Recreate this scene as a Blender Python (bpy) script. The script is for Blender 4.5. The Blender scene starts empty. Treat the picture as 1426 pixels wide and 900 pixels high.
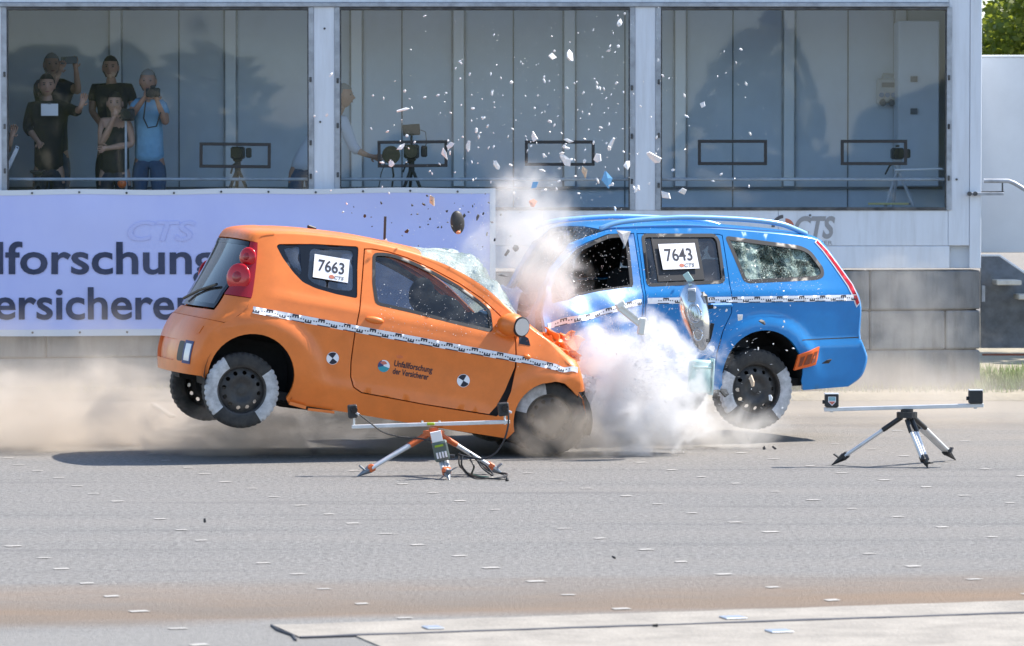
import bpy, bmesh, math, random
import numpy as np
from mathutils import Vector, Matrix, Euler, noise
from mathutils.geometry import delaunay_2d_cdt
R = math.radians
random.seed(7)
S = bpy.context.scene
COL = S.collection

# ------------------------------------------------------------------ camera, sky, sun, exposure
F = 5500.0            # focal length in pixels of a 1426 px wide frame
H = 1.973             # camera height
PITCH = math.atan(180 / F)
cam = bpy.data.cameras.new('camera')
cam.sensor_width = 36
cam.lens = 36 * F / 1426
cam.clip_start = 0.5
cam.clip_end = 2000
cam.dof.use_dof = True
cam.dof.focus_distance = 29.6
cam.dof.aperture_fstop = 6.3
camo = bpy.data.objects.new('camera', cam)
camo.location = (0, 0, H)
camo.rotation_euler = (math.pi / 2 - PITCH, 0, 0)
COL.objects.link(camo)
S.camera = camo

SUN_DIR = Vector((0.74, 0.27, 1.0)).normalized()      # towards the sun
W = bpy.data.worlds.new('World'); S.world = W; W.use_nodes = True
wn = W.node_tree.nodes; wl = W.node_tree.links
sky = wn.new('ShaderNodeTexSky'); sky.sky_type = 'NISHITA'; sky.sun_disc = False
sky.sun_elevation = math.asin(SUN_DIR.z)
sky.sun_rotation = math.atan2(SUN_DIR.x, SUN_DIR.y)
sky.altitude = 100; sky.air_density = 1.0; sky.dust_density = 0.5; sky.ozone_density = 1.0
wn['Background'].inputs['Strength'].default_value = 0.15
wl.new(sky.outputs[0], wn['Background'].inputs['Color'])
sl = bpy.data.lights.new('sun', 'SUN'); sl.energy = 5.0; sl.angle = R(0.53); sl.color = (1.0, 0.93, 0.83)
so = bpy.data.objects.new('sun', sl); so.rotation_euler = (-SUN_DIR).to_track_quat('-Z', 'Y').to_euler()
so.location = (20, 8, 30); COL.objects.link(so)
S.view_settings.view_transform = 'Standard'
S.view_settings.look = 'None'
S.view_settings.exposure = 0.92
S.view_settings.gamma = 1
S.render.engine = 'CYCLES'
S.cycles.use_denoising = True
S.cycles.max_bounces = 10; S.cycles.transparent_max_bounces = 24
S.cycles.diffuse_bounces = 4; S.cycles.glossy_bounces = 4; S.cycles.volume_bounces = 5
S.cycles.volume_step_rate = 1.0; S.cycles.volume_max_steps = 256
S.cycles.caustics_reflective = False; S.cycles.caustics_refractive = False

def pt(px, py, Y):
    """the place at depth Y that stands at a point of the photograph"""
    dx, dz = (px - 713) / F, -(py - 450) / F
    c, s = math.cos(PITCH), math.sin(PITCH)
    d = Vector((dx, c + dz * s, -s + dz * c))
    return Vector((0, 0, H)) + d * (Y / d.y)
def gp(px, py, z=0.0):
    dx, dz = (px - 713) / F, -(py - 450) / F
    c, s = math.cos(PITCH), math.sin(PITCH)
    d = Vector((dx, c + dz * s, -s + dz * c))
    return Vector((0, 0, H)) + d * ((z - H) / d.z)

# ------------------------------------------------------------------ materials
MATS = {}
def mat(name, col=(.5, .5, .5), rough=.5, metal=0, coat=0, spec=.5, noise_amt=0, noise_scale=8, bump=0, bump_scale=60,
        col2=None, emit=None, coords='Object'):
    m = bpy.data.materials.new(name); m.use_nodes = True
    n, l = m.node_tree.nodes, m.node_tree.links
    b = n['Principled BSDF']
    b.inputs['Base Color'].default_value = (*col, 1)
    b.inputs['Roughness'].default_value = rough
    b.inputs['Metallic'].default_value = metal
    b.inputs['Coat Weight'].default_value = coat
    b.inputs['Coat Roughness'].default_value = .08
    b.inputs['Specular IOR Level'].default_value = spec
    tc = None
    if noise_amt or bump:
        tc = n.new('ShaderNodeTexCoord')
    if noise_amt:
        t = n.new('ShaderNodeTexNoise'); t.inputs['Scale'].default_value = noise_scale; t.inputs['Detail'].default_value = 6
        t.inputs['Roughness'].default_value = .65
        l.new(tc.outputs[coords], t.inputs['Vector'])
        mx = n.new('ShaderNodeMix'); mx.data_type = 'RGBA'
        mx.inputs['A'].default_value = (*col, 1)
        c2 = col2 or tuple(c * (1 - noise_amt) for c in col)
        mx.inputs['B'].default_value = (*c2, 1)
        r = n.new('ShaderNodeMapRange'); r.inputs['From Min'].default_value = .35; r.inputs['From Max'].default_value = .68
        l.new(t.outputs['Fac'], r.inputs['Value']); l.new(r.outputs[0], mx.inputs['Factor'])
        l.new(mx.outputs['Result'], b.inputs['Base Color'])
    if bump:
        t2 = n.new('ShaderNodeTexNoise'); t2.inputs['Scale'].default_value = bump_scale; t2.inputs['Detail'].default_value = 4
        l.new(tc.outputs[coords], t2.inputs['Vector'])
        bp = n.new('ShaderNodeBump'); bp.inputs['Strength'].default_value = bump; bp.inputs['Distance'].default_value = .02
        l.new(t2.outputs['Fac'], bp.inputs['Height']); l.new(bp.outputs[0], b.inputs['Normal'])
    if emit:
        b.inputs['Emission Color'].default_value = (*emit[0], 1); b.inputs['Emission Strength'].default_value = emit[1]
    MATS[name] = m
    return m

def glass_mat(name, tint=(.85, .9, .9), refl=.06, rough=.02, dirt=.06, dirt_col=(.55, .55, .55), dirt_scale=3, streak=False):
    m = bpy.data.materials.new(name); m.use_nodes = True
    n, l = m.node_tree.nodes, m.node_tree.links
    n.remove(n['Principled BSDF']); out = n['Material Output']
    tr = n.new('ShaderNodeBsdfTransparent'); tr.inputs['Color'].default_value = (*tint, 1)
    gl = n.new('ShaderNodeBsdfGlossy'); gl.inputs['Roughness'].default_value = rough
    fr = n.new('ShaderNodeFresnel'); fr.inputs['IOR'].default_value = 1.5
    ad = n.new('ShaderNodeMath'); ad.operation = 'ADD'; ad.inputs[1].default_value = refl - .04; ad.use_clamp = True
    l.new(fr.outputs[0], ad.inputs[0])
    mx = n.new('ShaderNodeMixShader'); l.new(ad.outputs[0], mx.inputs[0]); l.new(tr.outputs[0], mx.inputs[1]); l.new(gl.outputs[0], mx.inputs[2])
    df = n.new('ShaderNodeBsdfDiffuse'); df.inputs['Color'].default_value = (*dirt_col, 1)
    tc = n.new('ShaderNodeTexCoord'); t = n.new('ShaderNodeTexNoise'); t.inputs['Scale'].default_value = dirt_scale; t.inputs['Detail'].default_value = 5
    mp = n.new('ShaderNodeMapping'); mp.inputs['Scale'].default_value = (1, 1, .35 if streak else 1)
    l.new(tc.outputs['Object'], mp.inputs[0]); l.new(mp.outputs[0], t.inputs['Vector'])
    r = n.new('ShaderNodeMapRange'); r.inputs['From Min'].default_value = .4; r.inputs['From Max'].default_value = .75
    r.inputs['To Min'].default_value = dirt * .35; r.inputs['To Max'].default_value = dirt * 1.9
    l.new(t.outputs['Fac'], r.inputs['Value'])
    m2 = n.new('ShaderNodeMixShader'); l.new(r.outputs[0], m2.inputs[0]); l.new(mx.outputs[0], m2.inputs[1]); l.new(df.outputs[0], m2.inputs[2])
    l.new(m2.outputs[0], out.inputs['Surface'])
    MATS[name] = m
    return m

def shatter_mat(name, base=(.62, .74, .70), clear=.35, scale=55, low=-.25):
    """laminated or toughened glass broken into crumbs: cell edges white and opaque, cells half clear"""
    m = bpy.data.materials.new(name); m.use_nodes = True
    n, l = m.node_tree.nodes, m.node_tree.links
    n.remove(n['Principled BSDF']); out = n['Material Output']
    tc = n.new('ShaderNodeTexCoord')
    v = n.new('ShaderNodeTexVoronoi'); v.feature = 'DISTANCE_TO_EDGE'; v.inputs['Scale'].default_value = scale
    l.new(tc.outputs['Object'], v.inputs['Vector'])
    nz = n.new('ShaderNodeTexNoise'); nz.inputs['Scale'].default_value = 7; nz.inputs['Detail'].default_value = 5
    l.new(tc.outputs['Object'], nz.inputs['Vector'])
    r = n.new('ShaderNodeMapRange'); r.inputs['From Min'].default_value = .02; r.inputs['From Max'].default_value = .18
    r.inputs['To Min'].default_value = .6; r.inputs['To Max'].default_value = 0
    l.new(v.outputs['Distance'], r.inputs['Value'])
    r2 = n.new('ShaderNodeMapRange'); r2.inputs['From Min'].default_value = .38; r2.inputs['From Max'].default_value = .62
    r2.inputs['To Min'].default_value = low; r2.inputs['To Max'].default_value = 1 - clear
    l.new(nz.outputs['Fac'], r2.inputs['Value'])
    ad = n.new('ShaderNodeMath'); ad.operation = 'ADD'; ad.use_clamp = True
    l.new(r.outputs[0], ad.inputs[0]); l.new(r2.outputs[0], ad.inputs[1])
    tr = n.new('ShaderNodeBsdfTransparent'); tr.inputs['Color'].default_value = (.7, .8, .78, 1)
    p = n.new('ShaderNodeBsdfPrincipled'); p.inputs['Base Color'].default_value = (*base, 1); p.inputs['Roughness'].default_value = .2
    tl = n.new('ShaderNodeBsdfTranslucent'); tl.inputs['Color'].default_value = (*base, 1)
    mp = n.new('ShaderNodeMixShader'); mp.inputs[0].default_value = .35
    l.new(p.outputs[0], mp.inputs[1]); l.new(tl.outputs[0], mp.inputs[2])
    mx = n.new('ShaderNodeMixShader'); l.new(ad.outputs[0], mx.inputs[0]); l.new(tr.outputs[0], mx.inputs[1]); l.new(mp.outputs[0], mx.inputs[2])
    bp = n.new('ShaderNodeBump'); bp.inputs['Strength'].default_value = .8; bp.inputs['Distance'].default_value = .01
    l.new(v.outputs['Distance'], bp.inputs['Height']); l.new(bp.outputs[0], p.inputs['Normal'])
    l.new(mx.outputs[0], out.inputs['Surface'])
    MATS[name] = m
    return m

mat('orange_paint', (.80, .198, .028), .42, coat=.2, spec=.5, noise_amt=.16, noise_scale=5, bump=.05, bump_scale=6)
mat('blue_paint', (.0, .19, .52), .36, coat=.4, spec=.4, noise_amt=.14, noise_scale=4, bump=.05, bump_scale=5)
mat('rail_blue_lit', (.20, .42, .70), .28, metal=.35, coat=.3)  # paler than the body: highlights along the rails are put into the colour
mat('blue_scuffed_lit', (.17, .30, .58), .4, metal=.15, coat=.2, noise_amt=1, noise_scale=5, col2=(.04, .20, .52), bump=.06, bump_scale=14)  # scuffed blue, made paler: the light that bent metal catches is painted in
mat('black_plastic', (.018, .018, .02), .5)
mat('black_gloss', (.008, .009, .012), .12)
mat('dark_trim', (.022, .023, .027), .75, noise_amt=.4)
mat('seat_cloth', (.035, .037, .045), .9, noise_amt=.4, noise_scale=20)
mat('rubber', (.022, .022, .023), .8, noise_amt=.45, noise_scale=18, col2=(.05, .047, .043))
mat('tyre_white', (.56, .56, .57), .75, noise_amt=.45, noise_scale=16)
mat('steel_rim', (.02, .02, .022), .55, noise_amt=.5, noise_scale=14, col2=(.055, .05, .045))
mat('chrome', (.7, .7, .72), .15, metal=1)
mat('aluminium', (.62, .64, .68), .38, metal=.85, noise_amt=.15)
mat('alu_painted', (.50, .53, .58), .45, noise_amt=.3, noise_scale=12)
mat('white_sticker', (.80, .81, .85), .5)
mat('paper', (.82, .82, .86), .6)
mat('ink', (.012, .014, .03), .6)
mat('ink_grey', (.12, .13, .15), .6)
mat('red_lens', (.50, .006, .012), .22, coat=.25)
mat('red_lens_dark', (.30, .004, .010), .25, coat=.25)
mat('white_lens', (.72, .72, .74), .18, coat=.6)
mat('reflector_orange', (.75, .13, .02), .35)
mat('reflector_dark', (.22, .05, .02), .4)
mat('mirror_glass', (.62, .63, .66), .12, metal=.6)
mat('underbody', (.02, .02, .022), .85, noise_amt=.5)
glass_mat('car_glass', (.42, .47, .47), .09, .02, .05)
glass_mat('car_glass_dusty', (.46, .50, .50), .06, .04, .045, (.5, .48, .45), 9)
glass_mat('rear_glass', (.16, .20, .22), .14, .03, .06)
glass_mat('headlamp_glass', (.82, .86, .9), .16, .03, .04)
shatter_mat('windscreen_broken', (.72, .82, .79), .12, 95, .15)
shatter_mat('windscreen_sparse', (.50, .56, .56), .95, 45, -1.2)
shatter_mat('quarter_broken', (.50, .66, .60), .35, 80, -.25)
mat('green_glass', (.42, .60, .58), .35, coat=.1)

# ------------------------------------------------------------------ object helpers
def tag(o, label=None, cat=None, group=None, kind=None):
    if label: o['label'] = label
    if cat: o['category'] = cat
    if group: o['group'] = group
    if kind: o['kind'] = kind
    return o
def empty(name, loc=(0, 0, 0), rot=(0, 0, 0), label=None, cat=None, group=None):
    o = bpy.data.objects.new(name, None); o.location = loc; o.rotation_euler = rot
    o.empty_display_size = .2
    COL.objects.link(o)
    return tag(o, label, cat, group)
def link(name, me, parent=None):
    o = bpy.data.objects.new(name, me); COL.objects.link(o)
    if parent: o.parent = parent
    return o
def M(m): return MATS[m] if isinstance(m, str) else m

class MB:
    def __init__(s): s.v = []; s.f = []; s.mi = []; s.cur = 0
    def add(s, vs, fs):
        b = len(s.v); s.v += [tuple(v) for v in vs]
        for f in fs: s.f.append(tuple(i + b for i in f)); s.mi.append(s.cur)
        return s
    def box(s, c, d, rot=None, bevel=0):
        c = Vector(c); hx, hy, hz = d[0] / 2, d[1] / 2, d[2] / 2
        m = Euler(rot).to_matrix() if rot is not None and not isinstance(rot, Matrix) else rot
        if bevel:
            e = min(bevel, hx * .9, hy * .9, hz * .9)
            vs = []
            for sx in (-1, 1):
                for sy in (-1, 1):
                    for sz in (-1, 1):
                        vs += [(sx * hx, sy * (hy - e), sz * (hz - e)), (sx * (hx - e), sy * hy, sz * (hz - e)), (sx * (hx - e), sy * (hy - e), sz * hz)]
            bm = bmesh.new()
            for v in vs: bm.verts.new(v)
            bmesh.ops.convex_hull(bm, input=bm.verts[:])
            bm.verts.index_update()
            vs = [v.co.copy() for v in bm.verts]; fs = [[v.index for v in f.verts] for f in bm.faces]; bm.free()
        else:
            vs = [Vector((x, y, z)) for x in (-hx, hx) for y in (-hy, hy) for z in (-hz, hz)]
            fs = [(0, 1, 3, 2), (4, 6, 7, 5), (0, 4, 5, 1), (2, 3, 7, 6), (0, 2, 6, 4), (1, 5, 7, 3)]
        vs = [Vector(v) for v in vs]
        if m is not None: vs = [m @ v for v in vs]
        return s.add([v + c for v in vs], fs)
    def cyl(s, a, b, r0, r1=None, n=12, caps=True):
        a, b = Vector(a), Vector(b); r1 = r0 if r1 is None else r1
        d = (b - a).normalized(); u = d.orthogonal().normalized(); w = d.cross(u)
        vs = []
        for p, r in ((a, r0), (b, r1)):
            for i in range(n):
                t = 2 * math.pi * i / n; vs.append(p + (u * math.cos(t) + w * math.sin(t)) * r)
        fs = [(i, (i + 1) % n, n + (i + 1) % n, n + i) for i in range(n)]
        if caps: fs += [tuple(range(n - 1, -1, -1)), tuple(range(n, 2 * n))]
        return s.add(vs, fs)
    def tube(s, pts, r, n=8):
        pts = [Vector(p) for p in pts]; k = len(pts); vs = []
        up = None
        for i, p in enumerate(pts):
            d = (pts[min(i + 1, k - 1)] - pts[max(i - 1, 0)]).normalized()
            if up is None: up = d.orthogonal().normalized()
            up = (up - d * up.dot(d)).normalized(); w = d.cross(up)
            rr = r[i] if isinstance(r, (list, tuple)) else r
            for j in range(n):
                t = 2 * math.pi * j / n; vs.append(p + (up * math.cos(t) + w * math.sin(t)) * rr)
        fs = [(i * n + j, i * n + (j + 1) % n, (i + 1) * n + (j + 1) % n, (i + 1) * n + j) for i in range(k - 1) for j in range(n)]
        fs += [tuple(range(n - 1, -1, -1)), tuple(range((k - 1) * n, k * n))]
        return s.add(vs, fs)
    def prism(s, poly, y0, y1, plane='xz'):
        def P(p, h):
            return (p[0], h, p[1]) if plane == 'xz' else ((p[0], p[1], h) if plane == 'xy' else (h, p[0], p[1]))
        n = len(poly)
        vs = [P(p, y0) for p in poly] + [P(p, y1) for p in poly]
        fs = [tuple(range(n)), tuple(range(2 * n - 1, n - 1, -1))] + [(i, n + i, n + (i + 1) % n, (i + 1) % n) for i in range(n)]
        return s.add(vs, fs)
    def ball(s, c, r, seg=12, rings=8):
        r = (r, r, r) if not isinstance(r, (tuple, list)) else r
        vs = [(c[0], c[1], c[2] + r[2])]
        for i in range(1, rings):
            a = math.pi * i / rings
            for j in range(seg):
                b = 2 * math.pi * j / seg
                vs.append((c[0] + r[0] * math.sin(a) * math.cos(b), c[1] + r[1] * math.sin(a) * math.sin(b), c[2] + r[2] * math.cos(a)))
        vs.append((c[0], c[1], c[2] - r[2])); L = len(vs) - 1
        fs = [(0, 1 + j, 1 + (j + 1) % seg) for j in range(seg)]
        for i in range(rings - 2):
            for j in range(seg):
                a = 1 + i * seg
                fs.append((a + j, a + seg + j, a + seg + (j + 1) % seg, a + (j + 1) % seg))
        a = 1 + (rings - 2) * seg
        fs += [(a + j, L, a + (j + 1) % seg) for j in range(seg)]
        return s.add(vs, fs)
    def mesh(s, name, mats, smooth=None):
        me = bpy.data.meshes.new(name); me.from_pydata(s.v, [], s.f)
        for m in (mats if isinstance(mats, (list, tuple)) else [mats]): me.materials.append(M(m))
        me.polygons.foreach_set('material_index', s.mi)
        bm = bmesh.new(); bm.from_mesh(me); bmesh.ops.recalc_face_normals(bm, faces=bm.faces); bm.to_mesh(me); bm.free()
        if smooth is not None:
            me.polygons.foreach_set('use_smooth', [True] * len(me.polygons))
            if smooth < 180: me.set_sharp_from_angle(angle=R(smooth))
        me.update()
        return me
    def build(s, name, mats, parent=None, smooth=None):
        return link(name, s.mesh(name, mats, smooth), parent)

def ss(a, b, t):
    t = min(max((t - a) / (b - a), 0), 1); return t * t * (3 - 2 * t)
def catmull(pts, per=8):
    out = []; n = len(pts)
    for i in range(n - 1):
        p0, p1, p2, p3 = [np.array(pts[min(max(k, 0), n - 1)], float) for k in (i - 1, i, i + 1, i + 2)]
        for j in range(per):
            t = j / per
            out.append(.5 * ((2 * p1) + (-p0 + p2) * t + (2 * p0 - 5 * p1 + 4 * p2 - p3) * t * t + (-p0 + 3 * p1 - 3 * p2 + p3) * t ** 3))
    out.append(np.array(pts[-1], float))
    return [tuple(p) for p in out]
def densify(poly, step, closed=True):
    out = []; n = len(poly)
    for i in range(n if closed else n - 1):
        a, b = np.array(poly[i], float), np.array(poly[(i + 1) % n], float)
        k = max(1, int(math.ceil(np.linalg.norm(b - a) / step)))
        out += [tuple(a + (b - a) * j / k) for j in range(k)]
    if not closed: out.append(tuple(poly[-1]))
    return out
def inside(poly, pts):
    pts = np.asarray(pts, float); x, y = pts[:, 0], pts[:, 1]; res = np.zeros(len(pts), bool)
    P = np.asarray(poly, float); n = len(P); j = n - 1
    for i in range(n):
        xi, yi = P[i]; xj, yj = P[j]
        if yi != yj:
            c = ((yi > y) != (yj > y)) & (x < (xj - xi) * (y - yi) / (yj - yi) + xi)
            res ^= c
        j = i
    return res
def area(poly):
    return .5 * sum(poly[i][0] * poly[(i + 1) % len(poly)][1] - poly[(i + 1) % len(poly)][0] * poly[i][1] for i in range(len(poly)))
def inset(poly, d):
    """move every edge of a polygon inwards by d"""
    s = 1 if area(poly) > 0 else -1; n = len(poly); out = []
    for i in range(n):
        a, b, c = [np.array(poly[k], float) for k in ((i - 1) % n, i, (i + 1) % n)]
        e1 = (b - a) / (np.linalg.norm(b - a) + 1e-9); e2 = (c - b) / (np.linalg.norm(c - b) + 1e-9)
        n1 = np.array([-e1[1], e1[0]]) * s; n2 = np.array([-e2[1], e2[0]]) * s
        m = n1 + n2; m /= (np.linalg.norm(m) + 1e-9)
        k = d / max(.35, float(m @ n1))
        out.append(tuple(b + m * k))
    return out
def rounded(poly, r, k=5):
    out = []; n = len(poly)
    for i in range(n):
        a, b, c = [np.array(poly[j], float) for j in ((i - 1) % n, i, (i + 1) % n)]
        la, lc = np.linalg.norm(a - b), np.linalg.norm(c - b); q = min(r, la * .45, lc * .45)
        p0 = b + (a - b) / la * q; p1 = b + (c - b) / lc * q
        for t in np.linspace(0, 1, k): out.append(tuple((1 - t) ** 2 * p0 + 2 * t * (1 - t) * b + t * t * p1))
    return out

def panel(name, lift, outline, holes=(), material='orange_paint', parent=None, step=.05, rim=.014, proud=0.0, ref=(1, 0, .7), smooth=True, two_sided_ref=None):
    """a sheet-metal or glass panel: a polygon in a surface's own coordinates, triangulated, laid on the surface, with turned-in edges"""
    if area(outline) < 0: outline = outline[::-1]
    loops = [densify(outline, step)] + [densify(h, step) for h in holes]
    V = []; Ed = []
    for lp in loops:
        b = len(V); V += lp; Ed += [(b + i, b + (i + 1) % len(lp)) for i in range(len(lp))]
    B = np.array(V)
    mn, mx = B.min(0), B.max(0)
    gx = np.arange(mn[0] + step * .5, mx[0], step); gy = np.arange(mn[1] + step * .43, mx[1], step * .9)
    G = np.array([(x + (step * .5 if j % 2 else 0), y) for j, y in enumerate(gy) for x in gx]) if len(gx) and len(gy) else np.zeros((0, 2))
    if len(G):
        k = inside(outline, G)
        for h in holes: k &= ~inside(h, G)
        G = G[k]
        if len(G):
            d = np.sqrt(((G[:, None, :] - B[None, :, :]) ** 2).sum(2)).min(1)
            G = G[d > step * .5]
    pts = [Vector(p) for p in V] + [Vector(p) for p in G]
    r = delaunay_2d_cdt(pts, Ed, [], 0, 1e-6)
    vs, fs = r[0], r[2]
    A = np.array([(v.x, v.y) for v in vs])
    cen = np.array([A[list(f)].mean(0) for f in fs])
    keep = inside(outline, cen)
    for h in holes: keep &= ~inside(h, cen)
    fs = [tuple(f) for f, k in zip(fs, keep) if k]
    e = 2e-3
    P3 = []; N3 = []
    ref = Vector(ref)
    for v in vs:
        p = lift(v.x, v.y)
        n = (lift(v.x + e, v.y) - lift(v.x - e, v.y)).cross(lift(v.x, v.y + e) - lift(v.x, v.y - e))
        if n.length < 1e-12: n = p - ref
        n.normalize()
        P3.append(p); N3.append(n)
    # consistent outward direction
    sgn = sum((p - ref).dot(n) for p, n in zip(P3, N3))
    if sgn < 0: N3 = [-n for n in N3]
    P3 = [p + n * proud for p, n in zip(P3, N3)]
    ff = []
    for f in fs:
        a, b, c = [P3[i] for i in f[:3]]
        nn = (b - a).cross(c - a)
        ff.append(f if nn.dot(N3[f[0]] + N3[f[1]] + N3[f[2]]) > 0 else f[::-1])
    verts = [tuple(p) for p in P3]; nb = len(ff)
    if rim:
        cnt = {}
        for f in ff:
            for i in range(len(f)):
                a, b = f[i], f[(i + 1) % len(f)]
                cnt[(a, b)] = cnt.get((a, b), 0) + 1
        bd = [(a, b) for (a, b) in cnt if (b, a) not in cnt]
        idx = {}
        for a, b in bd:
            for q in (a, b):
                if q not in idx:
                    idx[q] = len(verts)
                    verts.append(tuple(P3[q])); verts.append(tuple(P3[q] - N3[q] * rim))
        for a, b in bd:
            ff.append((idx[b], idx[a], idx[a] + 1, idx[b] + 1))
    me = bpy.data.meshes.new(name); me.from_pydata(verts, [], ff)
    me.materials.append(M(material))
    me.polygons.foreach_set('use_smooth', [smooth] * nb + [False] * (len(ff) - nb))
    me.update()
    return link(name, me, parent)

def quads_on(name, lift, polys, material, parent, proud, ref=(1, 0, .7)):
    """flat print: small polygons laid on a surface"""
    vs = []; fs = []; ref = Vector(ref); e = 2e-3
    for poly in polys:
        b = len(vs)
        for (u, v) in poly:
            p = lift(u, v); n = (lift(u + e, v) - lift(u - e, v)).cross(lift(u, v + e) - lift(u, v - e)).normalized()
            if n.dot(p - ref) < 0: n = -n
            vs.append(tuple(p + n * proud))
        fs.append(tuple(range(b, len(vs))))
    me = bpy.data.meshes.new(name); me.from_pydata(vs, [], fs); me.materials.append(M(material)); me.update()
    return link(name, me, parent)

def text_mesh(body, size, bold=0.0, shear=0.0, spacing=1.0):
    c = bpy.data.curves.new('t', 'FONT'); c.body = body; c.size = size; c.offset = bold; c.shear = shear; c.space_character = spacing
    c.resolution_u = 4; c.fill_mode = 'FRONT'
    o = bpy.data.objects.new('t', c); COL.objects.link(o)
    dg = bpy.context.evaluated_depsgraph_get(); dg.update()
    me = bpy.data.meshes.new_from_object(o.evaluated_get(dg))
    vs = [(v.co.x, v.co.y) for v in me.vertices]; fs = [tuple(p.vertices) for p in me.polygons]
    bpy.data.objects.remove(o); bpy.data.curves.remove(c); bpy.data.meshes.remove(me)
    return vs, fs
def text_on(name, fn, body, size, material, parent, bold=0.0, shear=0.0, width=None, spacing=1.0, align='left'):
    """lettering mapped onto a surface by fn(x, y) -> Vector"""
    vs, fs = text_mesh(body, size, bold, shear, spacing)
    x0 = min(v[0] for v in vs); x1 = max(v[0] for v in vs)
    k = (width / (x1 - x0)) if width else 1
    sh = {'left': x0, 'right': x1, 'centre': (x0 + x1) / 2}[align]
    me = bpy.data.meshes.new(name); me.from_pydata([tuple(fn((x - sh) * k, y)) for x, y in vs], [], fs)
    me.materials.append(M(material)); me.update()
    return link(name, me, parent)

# ------------------------------------------------------------------ ground
def ground_material():
    m = bpy.data.materials.new('asphalt'); m.use_nodes = True
    n, l = m.node_tree.nodes, m.node_tree.links; b = n['Principled BSDF']
    b.inputs['Roughness'].default_value = .85; b.inputs['Specular IOR Level'].default_value = .25
    geo = n.new('ShaderNodeNewGeometry')
    def rotmap(deg, scale):
        mp = n.new('ShaderNodeMapping'); mp.vector_type = 'POINT'
        mp.inputs['Rotation'].default_value = (0, 0, R(-deg)); mp.inputs['Scale'].default_value = scale
        l.new(geo.outputs['Position'], mp.inputs[0]); return mp
    def noi(vec, scale, detail=4, rough=.6):
        t = n.new('ShaderNodeTexNoise'); t.inputs['Scale'].default_value = scale; t.inputs['Detail'].default_value = detail; t.inputs['Roughness'].default_value = rough
        l.new(vec, t.inputs['Vector']); return t.outputs['Fac']
    def rng(v, a, b_, c=0, d=1):
        r = n.new('ShaderNodeMapRange'); r.inputs['From Min'].default_value = a; r.inputs['From Max'].default_value = b_
        r.inputs['To Min'].default_value = c; r.inputs['To Max'].default_value = d; l.new(v, r.inputs['Value']); return r.outputs[0]
    def mixc(f, a, b_):
        x = n.new('ShaderNodeMix'); x.data_type = 'RGBA'; l.new(f, x.inputs['Factor'])
        for k, q in (('A', a), ('B', b_)):
            if isinstance(q, tuple): x.inputs[k].default_value = (*q, 1)
            else: l.new(q, x.inputs[k])
        return x.outputs['Result']
    def mul(a, b_, op='MULTIPLY'):
        x = n.new('ShaderNodeMath'); x.operation = op; l.new(a, x.inputs[0])
        if isinstance(b_, (int, float)): x.inputs[1].default_value = b_
        else: l.new(b_, x.inputs[1])
        return x.outputs[0]
    pos = geo.outputs['Position']
    grain = noi(pos, 26, 5, .85)
    c = mixc(rng(grain, .32, .68), (.070, .069, .067), (.315, .308, .300))
    pebb = n.new('ShaderNodeTexVoronoi'); pebb.inputs['Scale'].default_value = 38; l.new(pos, pebb.inputs['Vector'])
    spk = rng(pebb.outputs['Distance'], .12, .02)
    c = mixc(mul(spk, .30), c, (.36, .35, .345))
    st = rotmap(12, (.12, 1.6, 1))
    bands = noi(st.outputs[0], 1.2, 5, .65)
    c = mixc(mul(rng(bands, .42, .72), .45), c, (.24, .225, .21))
    st2 = rotmap(15, (.16, 1.9, 1))
    tracks = noi(st2.outputs[0], 1.5, 6, .6)
    c = mixc(mul(rng(tracks, .55, .70), .38), c, (.085, .085, .092))
    # brown earth strip in front, running beside the slab
    mp = rotmap(9.5, (1, 1, 1))
    sep = n.new('ShaderNodeSeparateXYZ'); l.new(mp.outputs[0], sep.inputs[0])
    wob = noi(rotmap(9.5, (.35, 1, 1)).outputs[0], 1.1, 5, .6)
    yy = mul(sep.outputs['Y'], mul(wob, 1.1), 'ADD')
    rise = rng(yy, 18.55, 18.95); fall = rng(yy, 20.7, 19.3)
    band = mul(rise, fall)
    c = mixc(mul(band, .95), c, mixc(rng(wob, .35, .65), (.225, .160, .110), (.17, .14, .115)))
    c = mixc(mul(rng(yy, 18.9, 18.4), .6), c, (.24, .235, .225))
    # pale dust settled towards the verge
    sy = n.new('ShaderNodeSeparateXYZ'); l.new(pos, sy.inputs[0])
    far = rng(sy.outputs['Y'], 27.8, 33)
    fn = rng(noi(rotmap(12, (.4, 1, 1)).outputs[0], .9, 5), .3, .6)
    c = mixc(mul(mul(far, fn), .8), c, (.27, .24, .205))
    l.new(c, b.inputs['Base Color'])
    bp = n.new('ShaderNodeBump'); bp.inputs['Strength'].default_value = .8; bp.inputs['Distance'].default_value = .02
    l.new(noi(pos, 40, 4, .85), bp.inputs['Height']); l.new(bp.outputs[0], b.inputs['Normal'])
    return m
MATS['asphalt'] = ground_material()
mat('slab_concrete', (.31, .285, .25), .85, noise_amt=.32, noise_scale=3, bump=.35, bump_scale=45, coords='Object')
mat('drain_dark', (.05, .05, .06), .7)
mat('road_paint', (.46, .44, .41), .7, noise_amt=.45, noise_scale=25)
mat('green_grass', (.10, .21, .03), .8, noise_amt=.5, noise_scale=6, col2=(.22, .27, .07))
mat('verge_soil', (.34, .30, .22), .95, noise_amt=.4, noise_scale=5, bump=.6, bump_scale=30)
mat('dry_grass', (.17, .23, .05), .85, noise_amt=.5, noise_scale=6, col2=(.32, .30, .12))

g = MB(); g.add([(-400, -300, 0), (400, -300, 0), (400, 700, 0), (-400, 700, 0)], [(0, 1, 2, 3)])
ground = g.build('ground', 'asphalt'); tag(ground, kind='structure')

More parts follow.
